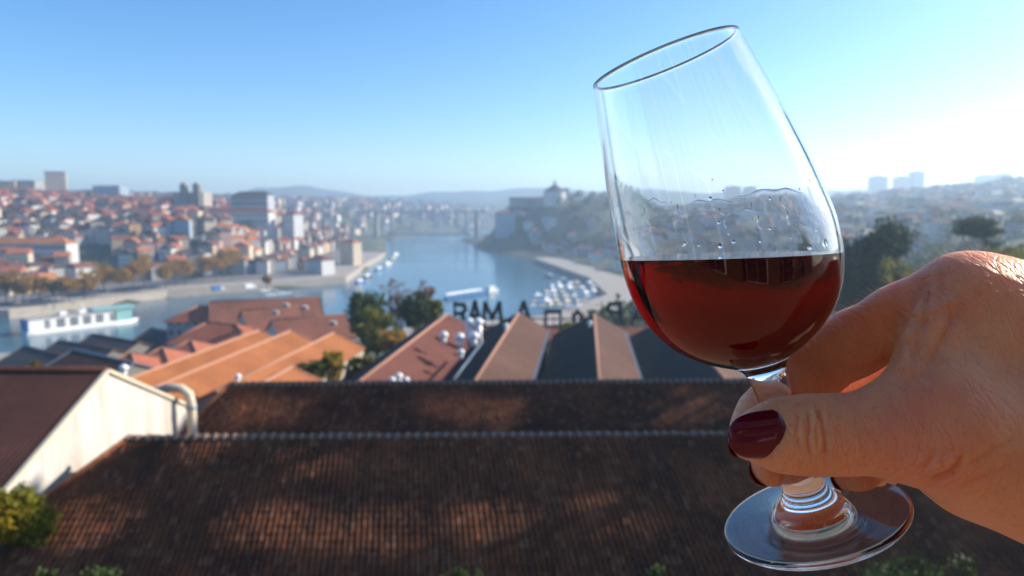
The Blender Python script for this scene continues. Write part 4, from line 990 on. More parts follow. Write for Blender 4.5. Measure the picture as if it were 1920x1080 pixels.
for i, (px, py, L) in enumerate([(690, 520, 14), (712, 506, 16), (728, 495, 15), (738, 487, 16), (676, 530, 13), (742, 478, 14)]):
    moored('small tour boat moored by the old town, %s from the near end' % ordn([2, 3, 4, 5, 1, 6][i]), px, py, [M['dark_metal'], M['blue'], M['white']][i % 3], L, 1.2, 'boats moored by the old town')
for i, (px, py, L) in enumerate([(1062, 527, 14), (1085, 533, 12), (1038, 520, 13)]):
    moored('dark boat moored at the right-hand quay, %s from the left' % ordn([2, 3, 1][i]), px - 8, py, M['dark_metal'], L, 2.0, 'boats moored at the right-hand quay')

# ------------------------------------------------------------------ the terrace and the building behind the viewer
def terrace():
    o = tag(MB().box((1, -1.1, 58.25), (18, 6.2, .3)).build('terrace', tile_mat('terrace_tile', (.29, .165, .10), (.23, .125, .075), .3, 1.5)), kind='structure')
    root = empty('terrace_building', (1, -6.3, 58.4)); tag(root, 'cream building with tall windows behind the viewer', 'building')
    cream = plain('cream_render', (.14, .105, .075), .9, .1, .4)
    MB().box((1, -6.3, 58.4), (24, 4, 34)).build('wall', cream, root)
    for i in range(7):
        x = -8.6 + i * 3.2
        for z in (59.8, 63.6):
            f = MB().box((x, -4.27, z), (1.7, .1, 2.7)).build('window_frame', M['white'], root); 
            for sx in (-.4, .4): MB().box((x + sx, -4.2, z), (.7, .05, 2.5)).build('pane', M['glass_dark'], f)
    MB().box((1, -4.1, 65.6), (24.6, .9, .5)).build('cornice', M['stone'], root)
terrace()

# ------------------------------------------------------------------ unseen trees added off to the right to shade the near roofs
def shade_trees():
    rr = np.random.default_rng(21); s = np.array(SUNV); tp = math.tan(R(25))
    # gaps cut in the crowns to throw sun spots: centre pixel, half size in metres across / down the slope
    spots1 = [(140, 990, .9, .4), (370, 838, .6, .35), (580, 880, .7, .4), (490, 992, .9, .45), (690, 1000, 1.0, .42), (900, 992, 1.0, .45), (1140, 975, 1.1, .4)]
    spots1_all = [(140, 990, .75, .35), (250, 968, .3, .45), (370, 838, .4, .3), (490, 868, .4, .4), (585, 885, .35, .4), (470, 990, .55, .45), (520, 995, .35, .4), (632, 1000, .95, .42), (735, 995, .4, .4), (790, 995, .4, .4), (880, 992, .55, .45), (930, 992, .4, .4), (1040, 955, .8, .35), (1190, 985, .85, .4)]
    spots2 = [(440, 770, .55, .6), (525, 775, .8, .5), (825, 770, .5, .5), (850, 775, .5, .5), (925, 785, .8, .7), (1290, 765, .9, .6), (1255, 790, .9, .4), (1500, 780, .9, .5)]
    def plane_hit(P, Rl):
        # along -s to plane through Rl: n.(x-Rl)=0 , n=(0,-tp,1)
        n = np.array([0, -tp, 1.]); t = ((P - np.array(Rl)) @ n) / (s @ n); return P - t[:, None] * s
    def spot_pts(spots, Rl):
        out = []
        for px, py, hx, hy in spots:
            a = np.array(at(px, py, 1.0)) - np.array((0, 0, CAM_Z)); n = np.array([0, -tp, 1.]); k = ((np.array(Rl) - np.array((0, 0, CAM_Z))) @ n) / (a @ n); out.append((a * k + np.array((0, 0, CAM_Z)), hx, hy))
        return out
    S1 = spot_pts(spots1, r1L); S2 = spot_pts(spots2, r2L)
    P = []
    for Rl, y0, y1, n, xr in ((r1L, 19, 28.4, 15000, (45, 53)), (r2L, 32, 41, 11000, (57, 65))):
        x = rr.uniform(-19.5, 27, n); y = rr.uniform(y0, y1, n); z = Rl.z + (y - Rl.y) * tp
        q = np.stack([x, y, z], 1); t = (rr.uniform(*xr, n) - x) / s[0]; P.append(q + t[:, None] * s)
    P = np.concatenate(P); keep = np.ones(len(P), bool)
    for Rl, SP in ((r1L, S1), (r2L, S2)):
        h = plane_hit(P, Rl)
        for c, hx, hy in SP:
            wob = .18 * np.sin(h[:, 1] * 9 + c[0] * 3); keep &= ~((np.abs(h[:, 0] - c[0] + (h[:, 1] - c[1]) * .35 + wob) < hx + .9) & (np.abs(h[:, 1] - c[1]) < hy + .65))
    # keep the white gable in the sun
    X0 = at(200, 698, 30.0).x; t = (P[:, 0] - X0) / s[0]; g = P - t[:, None] * s
    keep &= ~((g[:, 2] > 48.4) & (g[:, 1] > 25.2) & (g[:, 1] < 39.5) & ((g[:, 2] - 48.9) > -(g[:, 1] - 25.5) * .1))
    keep &= (960 + FPX * P[:, 0] / P[:, 1]) > 1975      # crowns stand clear of the view
    P = P[keep]
    trunks = [(49, 33), (50, 41), (53, 49), (60, 58), (62, 68)]
    T = np.array(trunks); idx = np.argmin((P[:, None, 1] - T[None, :, 1]) ** 2, 1)
    labs = ['nearest', 'second', 'third', 'fourth', 'farthest']
    for i, (tx, ty) in enumerate(trunks):
        g = gz1(tx, ty); root = empty('added_shade_tree', (tx, ty, g)); tag(root, 'leafy tree added out of view to shade the near roofs, %s in its row' % labs[i], 'tree', 'unseen trees added to shade the near roofs')
        p = P[idx == i]; top = p[:, 2].max() if len(p) else g + 30
        mb = MB(); mb.tube([(tx, ty, g - .5), (tx + .2, ty, g + 10), (tx - .1, ty + .3, (g + top) / 2 + 4), (tx, ty, top - 2)], [.7, .55, .35, .08], 8)
        for q in range(0, len(p), max(1, len(p) // 26)):
            e = p[q]; st = Vector((tx, ty, max(g + 6, e[2] - 5))); mb.tube([st, st.lerp(Vector(e), .6) + Vector((0, 0, .3)), e], [.16, .09, .03], 5)
        mb.build('trunk', M['bark'], root, True)
        V, F = leaves(p, .34, 1, 60 + i); o = link('crown', npmesh('crown', V, F), M['leaf_dark']); o.parent = root; o.matrix_parent_inverse = wmat(root).inverted()
shade_trees()

# ------------------------------------------------------------------ the wine glass
# camera-space frame of the glass (metres, x right, y up, z ahead)
GB = np.array([.09787829, -.07624147, .21974387]); GA = np.array([-.35242298, 1., -.07718353]); GA /= np.linalg.norm(GA)
def cw(P):      # y-up camera space -> world
    P = np.array(P, float); P = P * np.array([1, -1, 1]); return cam2w(P)
gbase = Vector(cw(GB)); gax = (Vector(cw(GB + GA)) - gbase).normalized()
gq = gax.to_track_quat('Z', 'Y')
outer = [(0, 2.4), (10, 2.2), (20, 1.95), (27.2, 1.7), (28.4, 2.0), (28.75, 2.75), (28.4, 3.4), (27, 3.9), (22, 4.5), (16, 5.4), (11.5, 6.6), (8.6, 9.4), (6.9, 13), (5.9, 18), (5.35, 24), (5.1, 31), (5.15, 39), (5.35, 46), (5.8, 51), (6.7, 54.2), (8.6, 56.4), (11.4, 58.2), (14.6, 60.0), (18.2, 62.4), (21.6, 65.2), (24.8, 68.6), (27.6, 72.6), (30.0, 77.6), (31.6, 83), (32.4, 89), (32.55, 95), (32.1, 101), (31.3, 108), (30.2, 116), (28.7, 125), (27.0, 134), (25.1, 143.5), (23.6, 151), (23.0, 154.2), (22.85, 155)]
inner = [(22.2, 155.0), (22.05, 154.2), (22.6, 151), (24.1, 143.5), (26.0, 134), (27.7, 125), (29.2, 116), (30.3, 108), (31.0, 101), (31.4, 95), (31.2, 89), (30.4, 83), (28.7, 77.6), (26.2, 73.2), (23.2, 69.6), (19.9, 66.6), (16.4, 64.3), (12.6, 62.6), (8.4, 61.4), (4, 60.9), (0, 60.8)]
def smooth_prof(pts, sub=4):
    P = np.array(pts, float); out = []
    for i in range(len(P) - 1):
        p0, p1, p2, p3 = P[max(i - 1, 0)], P[i], P[i + 1], P[min(i + 2, len(P) - 1)]
        for k in range(sub):
            t = k / sub; out.append(.5 * ((2 * p1) + (-p0 + p2) * t + (2 * p0 - 5 * p1 + 4 * p2 - p3) * t * t + (-p0 + 3 * p1 - 3 * p2 + p3) * t ** 3))
    out.append(P[-1]); o = np.array(out); o[:, 0] = np.maximum(o[:, 0], 0); return o
def lathe(prof, n=128):
    V = []; F = []; rings = []
    for r_, z in prof:
        if r_ < 1e-6: rings.append([len(V)]); V.append((0, 0, z))
        else:
            b = len(V); rings.append(list(range(b, b + n)))
            for k in range(n): a = 2 * math.pi * k / n; V.append((r_ * math.cos(a), r_ * math.sin(a), z))
    for A, B in zip(rings[:-1], rings[1:]):
        for k in range(n):
            k2 = (k + 1) % n
            if len(A) == 1: F.append((A[0], B[k2], B[k]))
            elif len(B) == 1: F.append((A[k], A[k2], B[0]))
            else: F.append((A[k], A[k2], B[k2], B[k]))
    return V, F
GM = Matrix.LocRotScale(gbase, gq, None)
def wine_plane():
    a = Vector(cam2w([(1172 - 960) / FPX * .2165, (486 - 540) / FPX * .2165, .2165])); b = Vector(cam2w([(1574 - 960) / FPX * .2155, (470 - 540) / FPX * .2155, .2155]))
    xa = (b - a).normalized(); nz = xa.cross(Vector((0, 1, -.052))).normalized()
    if nz.z < 0: nz = -nz
    inv = GM.inverted(); return inv @ ((a + b) / 2), (inv.to_3x3() @ nz).normalized()
WCO, WNO = wine_plane()
def glass():
    rim = [(22.82, 155.25), (22.7, 155.4), (22.45, 155.42), (22.28, 155.28)]
    po = np.concatenate([smooth_prof(outer), rim]) * .001; po[0, 0] = 0; pi = smooth_prof(inner) * .001; pi[-1, 0] = 0
    bm = bmesh.new()
    V, F = lathe(pi, 160); vs = [bm.verts.new(v) for v in V]
    for f in F: bm.faces.new([vs[i] for i in f])
    # inner wall ends at the wine: below it the wine touches the glass
    bmesh.ops.bisect_plane(bm, geom=bm.verts[:] + bm.edges[:] + bm.faces[:], plane_co=WCO, plane_no=WNO, clear_inner=True)
    V, F = lathe(np.vstack([po, pi[:1]]), 160); vs = [bm.verts.new(v) for v in V]
    for f in F: bm.faces.new([vs[i] for i in f])
    bmesh.ops.remove_doubles(bm, verts=bm.verts[:], dist=1e-7)
    me = bpy.data.meshes.new('wine_glass'); bm.to_mesh(me); bm.free()
    me.polygons.foreach_set('use_smooth', [True] * len(me.polygons))
    m = NT('clear_glass'); p = m.coord('Object'); sx = m.n('ShaderNodeSeparateXYZ'); m.l(p, sx.inputs[0]); low = m.math('LESS_THAN', sx.outputs[2], .012)
    sm = m.ramp(m.noise(p, 55, 5, .7), [(.45, g3(0)), (.72, g3(1))]); g = m.n('ShaderNodeBsdfGlass'); g.inputs['IOR'].default_value = 1.5
    m.l(m.math('MULTIPLY', m.math('MULTIPLY_ADD', sm, .1, .0), low), g.inputs['Roughness']); m.t.nodes.remove(m.b); m.l(g.outputs[0], m.out.inputs['Surface'])
    o = link('wine_glass', me, m.m); o.location = gbase; o.rotation_mode = 'QUATERNION'; o.rotation_quaternion = gq
    return o
gl = glass(); tag(gl, 'clear stemmed port glass tilted left, half filled with red wine', 'wine glass')
def wine():
    pi = smooth_prof(inner) * .001; pi[-1, 0] = 0; bm = bmesh.new(); V, F = lathe(pi, 160); vs = [bm.verts.new(v) for v in V]
    for f in F: bm.faces.new([vs[i] for i in f])
    bmesh.ops.bisect_plane(bm, geom=bm.verts[:] + bm.edges[:] + bm.faces[:], plane_co=WCO, plane_no=WNO, clear_outer=True)
    for f in bm.faces: f.smooth = True
    ret = bmesh.ops.edgeloop_fill(bm, edges=[e for e in bm.edges if e.is_boundary])
    for f in ret['faces']: f.smooth = False
    bmesh.ops.recalc_face_normals(bm, faces=bm.faces); me = bpy.data.meshes.new('red_wine'); bm.to_mesh(me); bm.free()
    m = NT('red_wine'); tc = m.n('ShaderNodeTexCoord'); ge = m.n('ShaderNodeNewGeometry')
    vt = m.n('ShaderNodeVectorTransform', vector_type='NORMAL', convert_from='WORLD', convert_to='OBJECT'); m.l(ge.outputs['True Normal'], vt.inputs[0])
    dt = m.n('ShaderNodeVectorMath', operation='DOT_PRODUCT'); m.l(vt.outputs[0], dt.inputs[0]); dt.inputs[1].default_value = WNO
    cap = m.math('GREATER_THAN', m.math('ABSOLUTE', dt.outputs['Value']), .9995)
    g = m.n('ShaderNodeBsdfGlass'); g.inputs['Roughness'].default_value = 0; m.l(m.math('MULTIPLY_ADD', cap, 1.345 - .897, .897), g.inputs['IOR']); m.t.nodes.remove(m.b); m.l(g.outputs[0], m.out.inputs['Surface'])
    v = m.n('ShaderNodeVolumeAbsorption'); v.inputs[0].default_value = (.945, .006, .03, 1); v.inputs[1].default_value = 860; m.l(v.outputs[0], m.out.inputs['Volume'])
    o = link('red_wine', me, m.m); o.location = gbase; o.rotation_mode = 'QUATERNION'; o.rotation_quaternion = gq
    # beads left on the inner wall above the wine
    bd = NT('wine_bead'); g = bd.n('ShaderNodeBsdfGlass'); g.inputs['IOR'].default_value = 1.34; bd.t.nodes.remove(bd.b); bd.l(g.outputs[0], bd.out.inputs['Surface'])
    pr = smooth_prof(inner) ; rr = random.Random(9); ball = MB().ball((0, 0, 0), 1.0, 12, 8).mesh('bead', True); ball.materials.append(bd.m); k = 0
    while k < 34:
        h = rr.uniform(86, 118); a = rr.uniform(0, 6.283); r_ = float(np.interp(h, pr[::-1, 1], pr[::-1, 0])); q = Vector((r_ * math.cos(a), r_ * math.sin(a), h)) * .001
        dd = (q - WCO).dot(WNO)
        if dd < .0012: continue
        if dd > .022 or (dd > .005 and rr.random() < .6): continue
        c = link('bead', ball); c.parent = o; c.location = q; z = rr.uniform(.00022, .0005) * (1.7 if dd < .004 else 1); c.scale = (z, z, z * rr.uniform(1, 1.7)); k += 1
    # wavy edges of the film the wine left when it was swirled
    def wall_pt(a, want):
        h = 110.0
        for _ in range(40):
            r_ = float(np.interp(h, pr[::-1, 1], pr[::-1, 0])); q = Vector((r_ * math.cos(a), r_ * math.sin(a), h)) * .001; h += (want - (q - WCO).dot(WNO)) * 900
        return q
    # the wall's far side, seen from the camera, lies at this angle
    vd = (GM.inverted().to_3x3() @ Vector((0, 1, 0))); a0 = math.atan2(vd.y, vd.x)
    for c_, half, base, thick in ((-.95, .45, .0185, .00042), (-.25, .34, .0165, .00036), (.42, .22, .0175, .00026), (-.6, .25, .012, .0003)):
        n = 48; pts = []; rad = []
        for i in range(n + 1):
            f = i / n * 2 - 1; pts.append(wall_pt(a0 + c_ + half * f, base + .0022 * (1 - f * f) + .0004 * math.sin(9 * f + c_ * 7))); rad.append(.00003 + thick * (1 - f * f) ** .8 * (.55 + .45 * abs(math.sin(7 * f + c_))))
        fe = link('film_edge', MB().tube(pts, rad, 8).mesh('film_edge', True), bd.m); fe.parent = o
    for c_, base, ln in ((-.7, .017, .010), (-.35, .016, .008), (.1, .018, .007), (.55, .017, .009), (-1.05, .018, .010)):
        pts = [wall_pt(a0 + c_ + .02 * math.sin(i), base - ln * i / 10) for i in range(11)]
        leg = link('wine_leg', MB().tube(pts, [.00003 + .00022 * math.sin(math.pi * (i + .5) / 11) ** .6 for i in range(11)], 8).mesh('wine_leg', True), bd.m); leg.parent = o
    return o
tag(wine(), 'dark red port wine filling the lower half of the glass', 'wine')

# ------------------------------------------------------------------ the hand
# camera space millimetres: x right, y down, z ahead
def H3(px, py, d): return np.array([(px - 960) / FPX * d, (py - 540) / FPX * d, d])
def cone(P, a, b, ra, rb):
    ba = b - a; t = np.clip(((P - a) @ ba) / (ba @ ba), 0, 1); q = P - a - t[:, None] * ba
    return np.sqrt((q * q).sum(1)) - (ra + (rb - ra) * t)
def smin(a, b, k):
    h = np.maximum(k - np.abs(a - b), 0) / k; return np.minimum(a, b) - h * h * k * .25
def chain(P, J, k=3.0):
    d = None
    for (a, ra), (b, rb) in zip(J[:-1], J[1:]):
        c = cone(P, a, b, ra, rb); d = c if d is None else smin(d, c, k)
    return d
def ell(P, c, r):
    q = (P - c) / r; l = np.sqrt((q * q).sum(1)); return (l - 1) * min(r)
TH = [(H3(1424, 818, 203.5), 7.0), (H3(1448, 817, 202.5), 9.0), (H3(1482, 816, 200.5), 10.2), (H3(1535, 815, 198), 10.9), (H3(1600, 814, 194.5), 10.6), (H3(1680, 808, 191), 11.8), (H3(1775, 800, 188), 16.0)]
IX = [(H3(1800, 557, 204), 12.8), (H3(1690, 598, 212), 10.3), (H3(1600, 643, 219), 9.9), (H3(1522, 691, 226), 9.8), (H3(1470, 736, 231), 8.6), (H3(1430, 776, 232), 7.9), (H3(1416, 806, 229), 7.4), (H3(1408, 826, 225), 6.6)]
MD = [(H3(1850, 622, 214), 12.6), (H3(1720, 690, 230), 10.6), (H3(1600, 752, 242), 9.6), (H3(1540, 800, 243), 8.8), (H3(1492, 838, 238), 8.2), (H3(1462, 862, 231), 7.6), (H3(1447, 874, 224.5), 6.6)]
RG = [(H3(1880, 706, 230), 12.0), (H3(1780, 760, 247), 10.2), (H3(1700, 806, 256), 9.2), (H3(1665, 846, 248), 8.4), (H3(1634, 876, 236), 7.6), (H3(1604, 890, 226), 6.9)]
PK = [(H3(1910, 790, 242), 10.5), (H3(1830, 830, 258), 9.0), (H3(1770, 850, 264), 8.0), (H3(1745, 862, 252), 7.2), (H3(1728, 864, 242), 6.2)]
WR = np.array([196., 52., 176.])
def palm(P):
    k = 13.0
    d = cone(P, IX[0][0] + np.array([3, 1, 0]), WR + np.array([-2, -18, 2]), 12.8, 17)
    d = smin(d, cone(P, MD[0][0], WR + np.array([0, -10, 12]), 13.2, 17), k)
    d = smin(d, cone(P, RG[0][0], WR + np.array([2, 0, 18]), 12.6, 16), k)
    d = smin(d, cone(P, PK[0][0], WR + np.array([2, 10, 22]), 11.5, 15), k)
    d = smin(d, cone(P, TH[-1][0], WR + np.array([-10, 12, -2]), 16.0, 19), 16)
    d = smin(d, ell(P, H3(1850, 690, 197), np.array([23., 23., 12.5])), 12)          # muscle between thumb and index
    d = smin(d, cone(P, H3(1830, 850, 200), WR + np.array([-6, 16, 6]), 17, 19), 12)
    d = smin(d, cone(P, WR, np.array([300., 140., 118.]), 24, 30), 18)
    return d
def base_sdf(P, folds=()):
    pl = palm(P)
    web = cone(P, H3(1724, 684, 207), H3(1790, 640, 206), 3.8, 9)
    pw = smin(pl, web, 8)
    for pts, rad, k in folds: pw = smin(pw, chain(P, [(q, r_) for q, r_ in zip(pts, rad)], 2), k)
    f = smin(chain(P, TH, 4), pl, 9)
    f = smin(f, pw, 3)
    i = smin(chain(P, IX, 3.5), pl, 3.5)
    d = smin(f, i, 1.6)
    for J in (MD, RG, PK): d = smin(d, smin(chain(P, J, 3.5), pl, 5), 1.0)
    return d
def march(fn, px, py, t=150.):
    r_ = np.array([(px - 960) / FPX, (py - 540) / FPX, 1.0])
    for _ in range(90):
        s_ = float(fn((r_ * t)[None])[0]); t += s_ * .8
        if abs(s_) < .02: break
    return t
def fold_on(pxs, rad, sink, k):
    return [H3(px, py, march(base_sdf, px, py) + r_ * sink) for (px, py), r_ in zip(pxs, rad)], rad, k
FOLDS = [fold_on([(1738, 548), (1742, 590), (1728, 640), (1712, 690)], [1.4, 3.4, 4.2, 3.4], .3, 2.0), fold_on([(1782, 566), (1772, 620), (1748, 668)], [1.6, 4.2, 4.2], .35, 2.2)]
def hand_sdf(P): return base_sdf(P, FOLDS)
def surface_net(fn, lo, hi, h):
    lo = np.array(lo, float); n = (np.ceil((np.array(hi) - lo) / h)).astype(int) + 1
    B = 6; nb = (n + B - 1) // B + 1
    g = np.stack(np.meshgrid(*[np.arange(k) * B * h for k in nb], indexing='ij'), -1).reshape(-1, 3) + lo + B * h / 2 - h / 2
    dc = fn(g).reshape(nb)
    D = np.repeat(np.repeat(np.repeat(dc, B, 0), B, 1), B, 2)[:n[0], :n[1], :n[2]].astype(np.float32)
    mask = np.abs(D) < B * h * 1.25
    ii = np.argwhere(mask); out = np.empty(len(ii), np.float32)
    for s0 in range(0, len(ii), 400000): out[s0:s0 + 400000] = fn(ii[s0:s0 + 400000] * h + lo)
    D[mask] = out
    neg = D < 0
    c = np.zeros(tuple(n - 1), np.int8)
    for a in (0, 1):
        for b in (0, 1):
            for e in (0, 1): c += neg[a:n[0] - 1 + a, b:n[1] - 1 + b, e:n[2] - 1 + e]
    cells = np.argwhere((c > 0) & (c < 8)); idx = -np.ones(tuple(n - 1), np.int64); idx[tuple(cells.T)] = np.arange(len(cells))
    acc = np.zeros((len(cells), 3)); cnt = np.zeros(len(cells))
    cor = [(a, b, e) for a in (0, 1) for b in (0, 1) for e in (0, 1)]
    for p in cor:
        for q in cor:
            if sum(q) - sum(p) == 1 and all(y >= x for x, y in zip(p, q)):
                d0 = D[tuple((cells + p).T)]; d1 = D[tuple((cells + q).T)]; m = (d0 < 0) != (d1 < 0)
                t = np.where(m, d0 / np.where(m, d0 - d1, 1), 0); pt = cells + np.array(p) + t[:, None] * (np.array(q) - np.array(p))
                acc[m] += pt[m]; cnt[m] += 1
    V = acc / cnt[:, None] * h + lo; F = []
    for ax in range(3):
        o1, o2 = [(1, 2), (2, 0), (0, 1)][ax]
        sl0 = [slice(None)] * 3; sl1 = [slice(None)] * 3; sl0[ax] = slice(0, n[ax] - 1); sl1[ax] = slice(1, n[ax])
        a = neg[tuple(sl0)]; b = neg[tuple(sl1)]; e = np.argwhere(a != b)
        e = e[(e[:, o1] > 0) & (e[:, o2] > 0) & (e[:, o1] < n[o1] - 1) & (e[:, o2] < n[o2] - 1)]
        s = a[tuple(e.T)]; u = np.zeros(3, int); u[o1] = 1; w = np.zeros(3, int); w[o2] = 1
        q = np.stack([idx[tuple((e - u - w).T)], idx[tuple((e - w).T)], idx[tuple(e.T)], idx[tuple((e - u).T)]], 1)
        q[~s] = q[~s][:, ::-1]; F.append(q)
    return V, np.concatenate(F)
def grad(fn, P, e=.4):
    g = np.stack([fn(P + np.eye(3)[i] * e) - fn(P - np.eye(3)[i] * e) for i in range(3)], 1); return g / np.linalg.norm(g, axis=1)[:, None]
def subdiv(V, F):
    """one linear split of quads"""
    e = np.concatenate([np.sort(F[:, [i, (i + 1) % 4]], 1) for i in range(4)]); u, inv = np.unique(e, axis=0, return_inverse=True); inv = inv.reshape(4, -1)
    n = len(V); em = (V[u[:, 0]] + V[u[:, 1]]) / 2; fm = V[F].mean(1); E = n + inv; C = n + len(u) + np.arange(len(F))
    V2 = np.concatenate([V, em, fm]); F2 = np.concatenate([np.stack([F[:, i], E[i], C, E[(i + 3) % 4]], 1) for i in range(4)]); return V2, F2
CREASES = [  # polyline in the design view, width mm, depth mm
    ([(1527, 754), (1541, 790), (1546, 820), (1549, 866)], .75, 1.0), ([(1511, 760), (1518, 795), (1514, 825), (1523, 862)], .65, .7), ([(1497, 768), (1493, 800), (1500, 846)], .55, .5), ([(1535, 772), (1530, 800), (1534, 846)], .5, .55), ([(1557, 762), (1553, 800), (1560, 842)], .6, .4), ([(1574, 770), (1571, 800), (1577, 836)], .6, .25),
    ([(1738, 902), (1765, 894), (1785, 885), (1799, 868), (1807, 848)], 1.0, 1.3), ([(1725, 882), (1745, 863), (1754, 844)], .9, .7), ([(1788, 886), (1830, 864), (1870, 840), (1915, 817)], .8, .5), ([(1800, 914), (1850, 892), (1915, 867)], .7, .4), ([(1830, 937), (1880, 917), (1925, 902)], .7, .4),
    ([(1732, 512), (1736, 548), (1728, 600), (1712, 650), (1700, 700)], 2.3, -2.0), ([(1792, 566), (1784, 606), (1762, 650), (1734, 694)], 2.6, -2.2), ([(1764, 500), (1768, 540), (1776, 570)], 1.6, -.7), ([(1672, 528), (1678, 560), (1680, 600), (1668, 645)], 2.0, -.8), ([(1600, 585), (1610, 630), (1602, 690)], 2.0, -.4)]
def build_hand():
    V, F = surface_net(hand_sdf, (62, -24, 84), (336, 178, 288), 1.05)
    n = grad(hand_sdf, V, .5); V = V - n * hand_sdf(V)[:, None]
    X, F = subdiv(np.concatenate([V, n], 1), F); V = X[:, :3]; n = X[:, 3:]; n = n / np.linalg.norm(n, axis=1)[:, None]
    V = V - n * hand_sdf(V)[:, None]
    px = 960 + FPX * V[:, 0] / V[:, 2]; py = 540 + FPX * V[:, 1] / V[:, 2]; mm = V[:, 2] / FPX
    facing = np.clip(-(n * (V / np.linalg.norm(V, axis=1)[:, None])).sum(1) * 3, 0, 1) * (V[:, 2] < 219)
    disp = np.zeros(len(V))
    for pl, w, dep in CREASES:
        best = np.full(len(V), 1e9); pos = np.zeros(len(V)); tl = len(pl) - 1
        for i, ((ax, ay), (bx, by)) in enumerate(zip(pl[:-1], pl[1:])):
            dx, dy = bx - ax, by - ay; t = np.clip(((px - ax) * dx + (py - ay) * dy) / (dx * dx + dy * dy), 0, 1)
            dd = np.hypot(px - ax - t * dx, py - ay - t * dy) * mm; k = dd < best; best = np.where(k, dd, best); pos = np.where(k, (i + t) / tl, pos)
        fade = np.clip(np.minimum(pos, 1 - pos) * 5, .15, 1)
        disp -= abs(dep) * np.exp(-(best / w) ** 2) * fade * facing; disp += max(dep, 0) * .35 * np.exp(-((best - w * 2) / (w * 1.3)) ** 2) * fade * facing
    # soft unevenness: tendons and flesh
    disp += .35 * np.sin(V[:, 0] * .21 + V[:, 1] * .13) * np.sin(V[:, 1] * .17 - V[:, 2] * .19) * (V[:, 0] > 105)
    V = V + n * disp[:, None]
    root = Vector(cam2w(WR * .001)); Wv = cam2w(V * .001) - np.array(root)
    me = npmesh('person', Wv, F, True)
    bm = bmesh.new(); bm.from_mesh(me); bmesh.ops.recalc_face_normals(bm, faces=bm.faces); bm.to_mesh(me); bm.free()
    me.polygons.foreach_set('use_smooth', [True] * len(me.polygons))
    m = NT('skin'); p = m.coord('Object'); s = 1000.0
    big = m.noise(p, 45, 4, .6); mid = m.noise(p, 260, 3, .6)
    c = m.mix(m.ramp(big, [(.35, g3(0)), (.7, g3(1))]), (.90, .46, .25), (.84, .36, .18))
    c = m.mix(m.math('MULTIPLY', m.ramp(mid, [(.5, g3(0)), (.75, g3(1))]), .35), c, (.66, .28, .16))
    bl = m.noise(p, 28, 3, .55); c = m.mix(m.math('MULTIPLY', m.ramp(bl, [(.48, g3(0)), (.68, g3(1))]), .55), c, (.80, .27, .17))
    fr = m.ramp(m.noise(p, 520, 2, .5), [(.68, g3(0)), (.76, g3(1))]); c = m.mix(m.math('MULTIPLY', fr, .28), c, (.42, .17, .08))
    # fine skin lines: stretched noise along the hand plus cell relief
    mp = m.n('ShaderNodeMapping'); mp.inputs['Rotation'].default_value = (0, R(35), R(-20)); mp.inputs['Scale'].default_value = (1, .35, .35); m.l(p, mp.inputs[0])
    l1 = m.noise(mp.outputs[0], 1500, 3, .6); vo = m.n('ShaderNodeTexVoronoi'); vo.feature = 'DISTANCE_TO_EDGE'; m.l(mp.outputs[0], vo.inputs['Vector']); vo.inputs['Scale'].default_value = 480
    b1 = m.bump(l1, .8, .0006); b2 = m.bump(m.ramp(vo.outputs[0], [(0, g3(0)), (.12, g3(1))]), .42, .0005, b1)
    wv = m.n('ShaderNodeTexWave'); wv.inputs['Scale'].default_value = 130; wv.inputs['Distortion'].default_value = 9; wv.inputs['Detail'].default_value = 3; wv.inputs['Detail Scale'].default_value = 1.2; m.l(mp.outputs[0], wv.inputs['Vector'])
    b3 = m.bump(m.ramp(wv.outputs[1], [(0, g3(0)), (.25, g3(1))]), .42, .0006, b2); m.l(b3, m.b.inputs['Normal'])
    m.set(Base_Color=c, Roughness=m.math('MULTIPLY_ADD', l1, .2, .36)); m.b.inputs['Subsurface Weight'].default_value = 1; m.b.inputs['Subsurface Radius'].default_value = (1.0, .30, .14); m.b.inputs['Subsurface Scale'].default_value = .0075
    m.b.inputs['IOR'].default_value = 1.42
    o = link('person', me, m.m); o.location = root
    tag(o, 'hand with dark red nail polish pinching the stem of the wine glass', 'hand')
    return o, root
HAND, HROOT = build_hand()
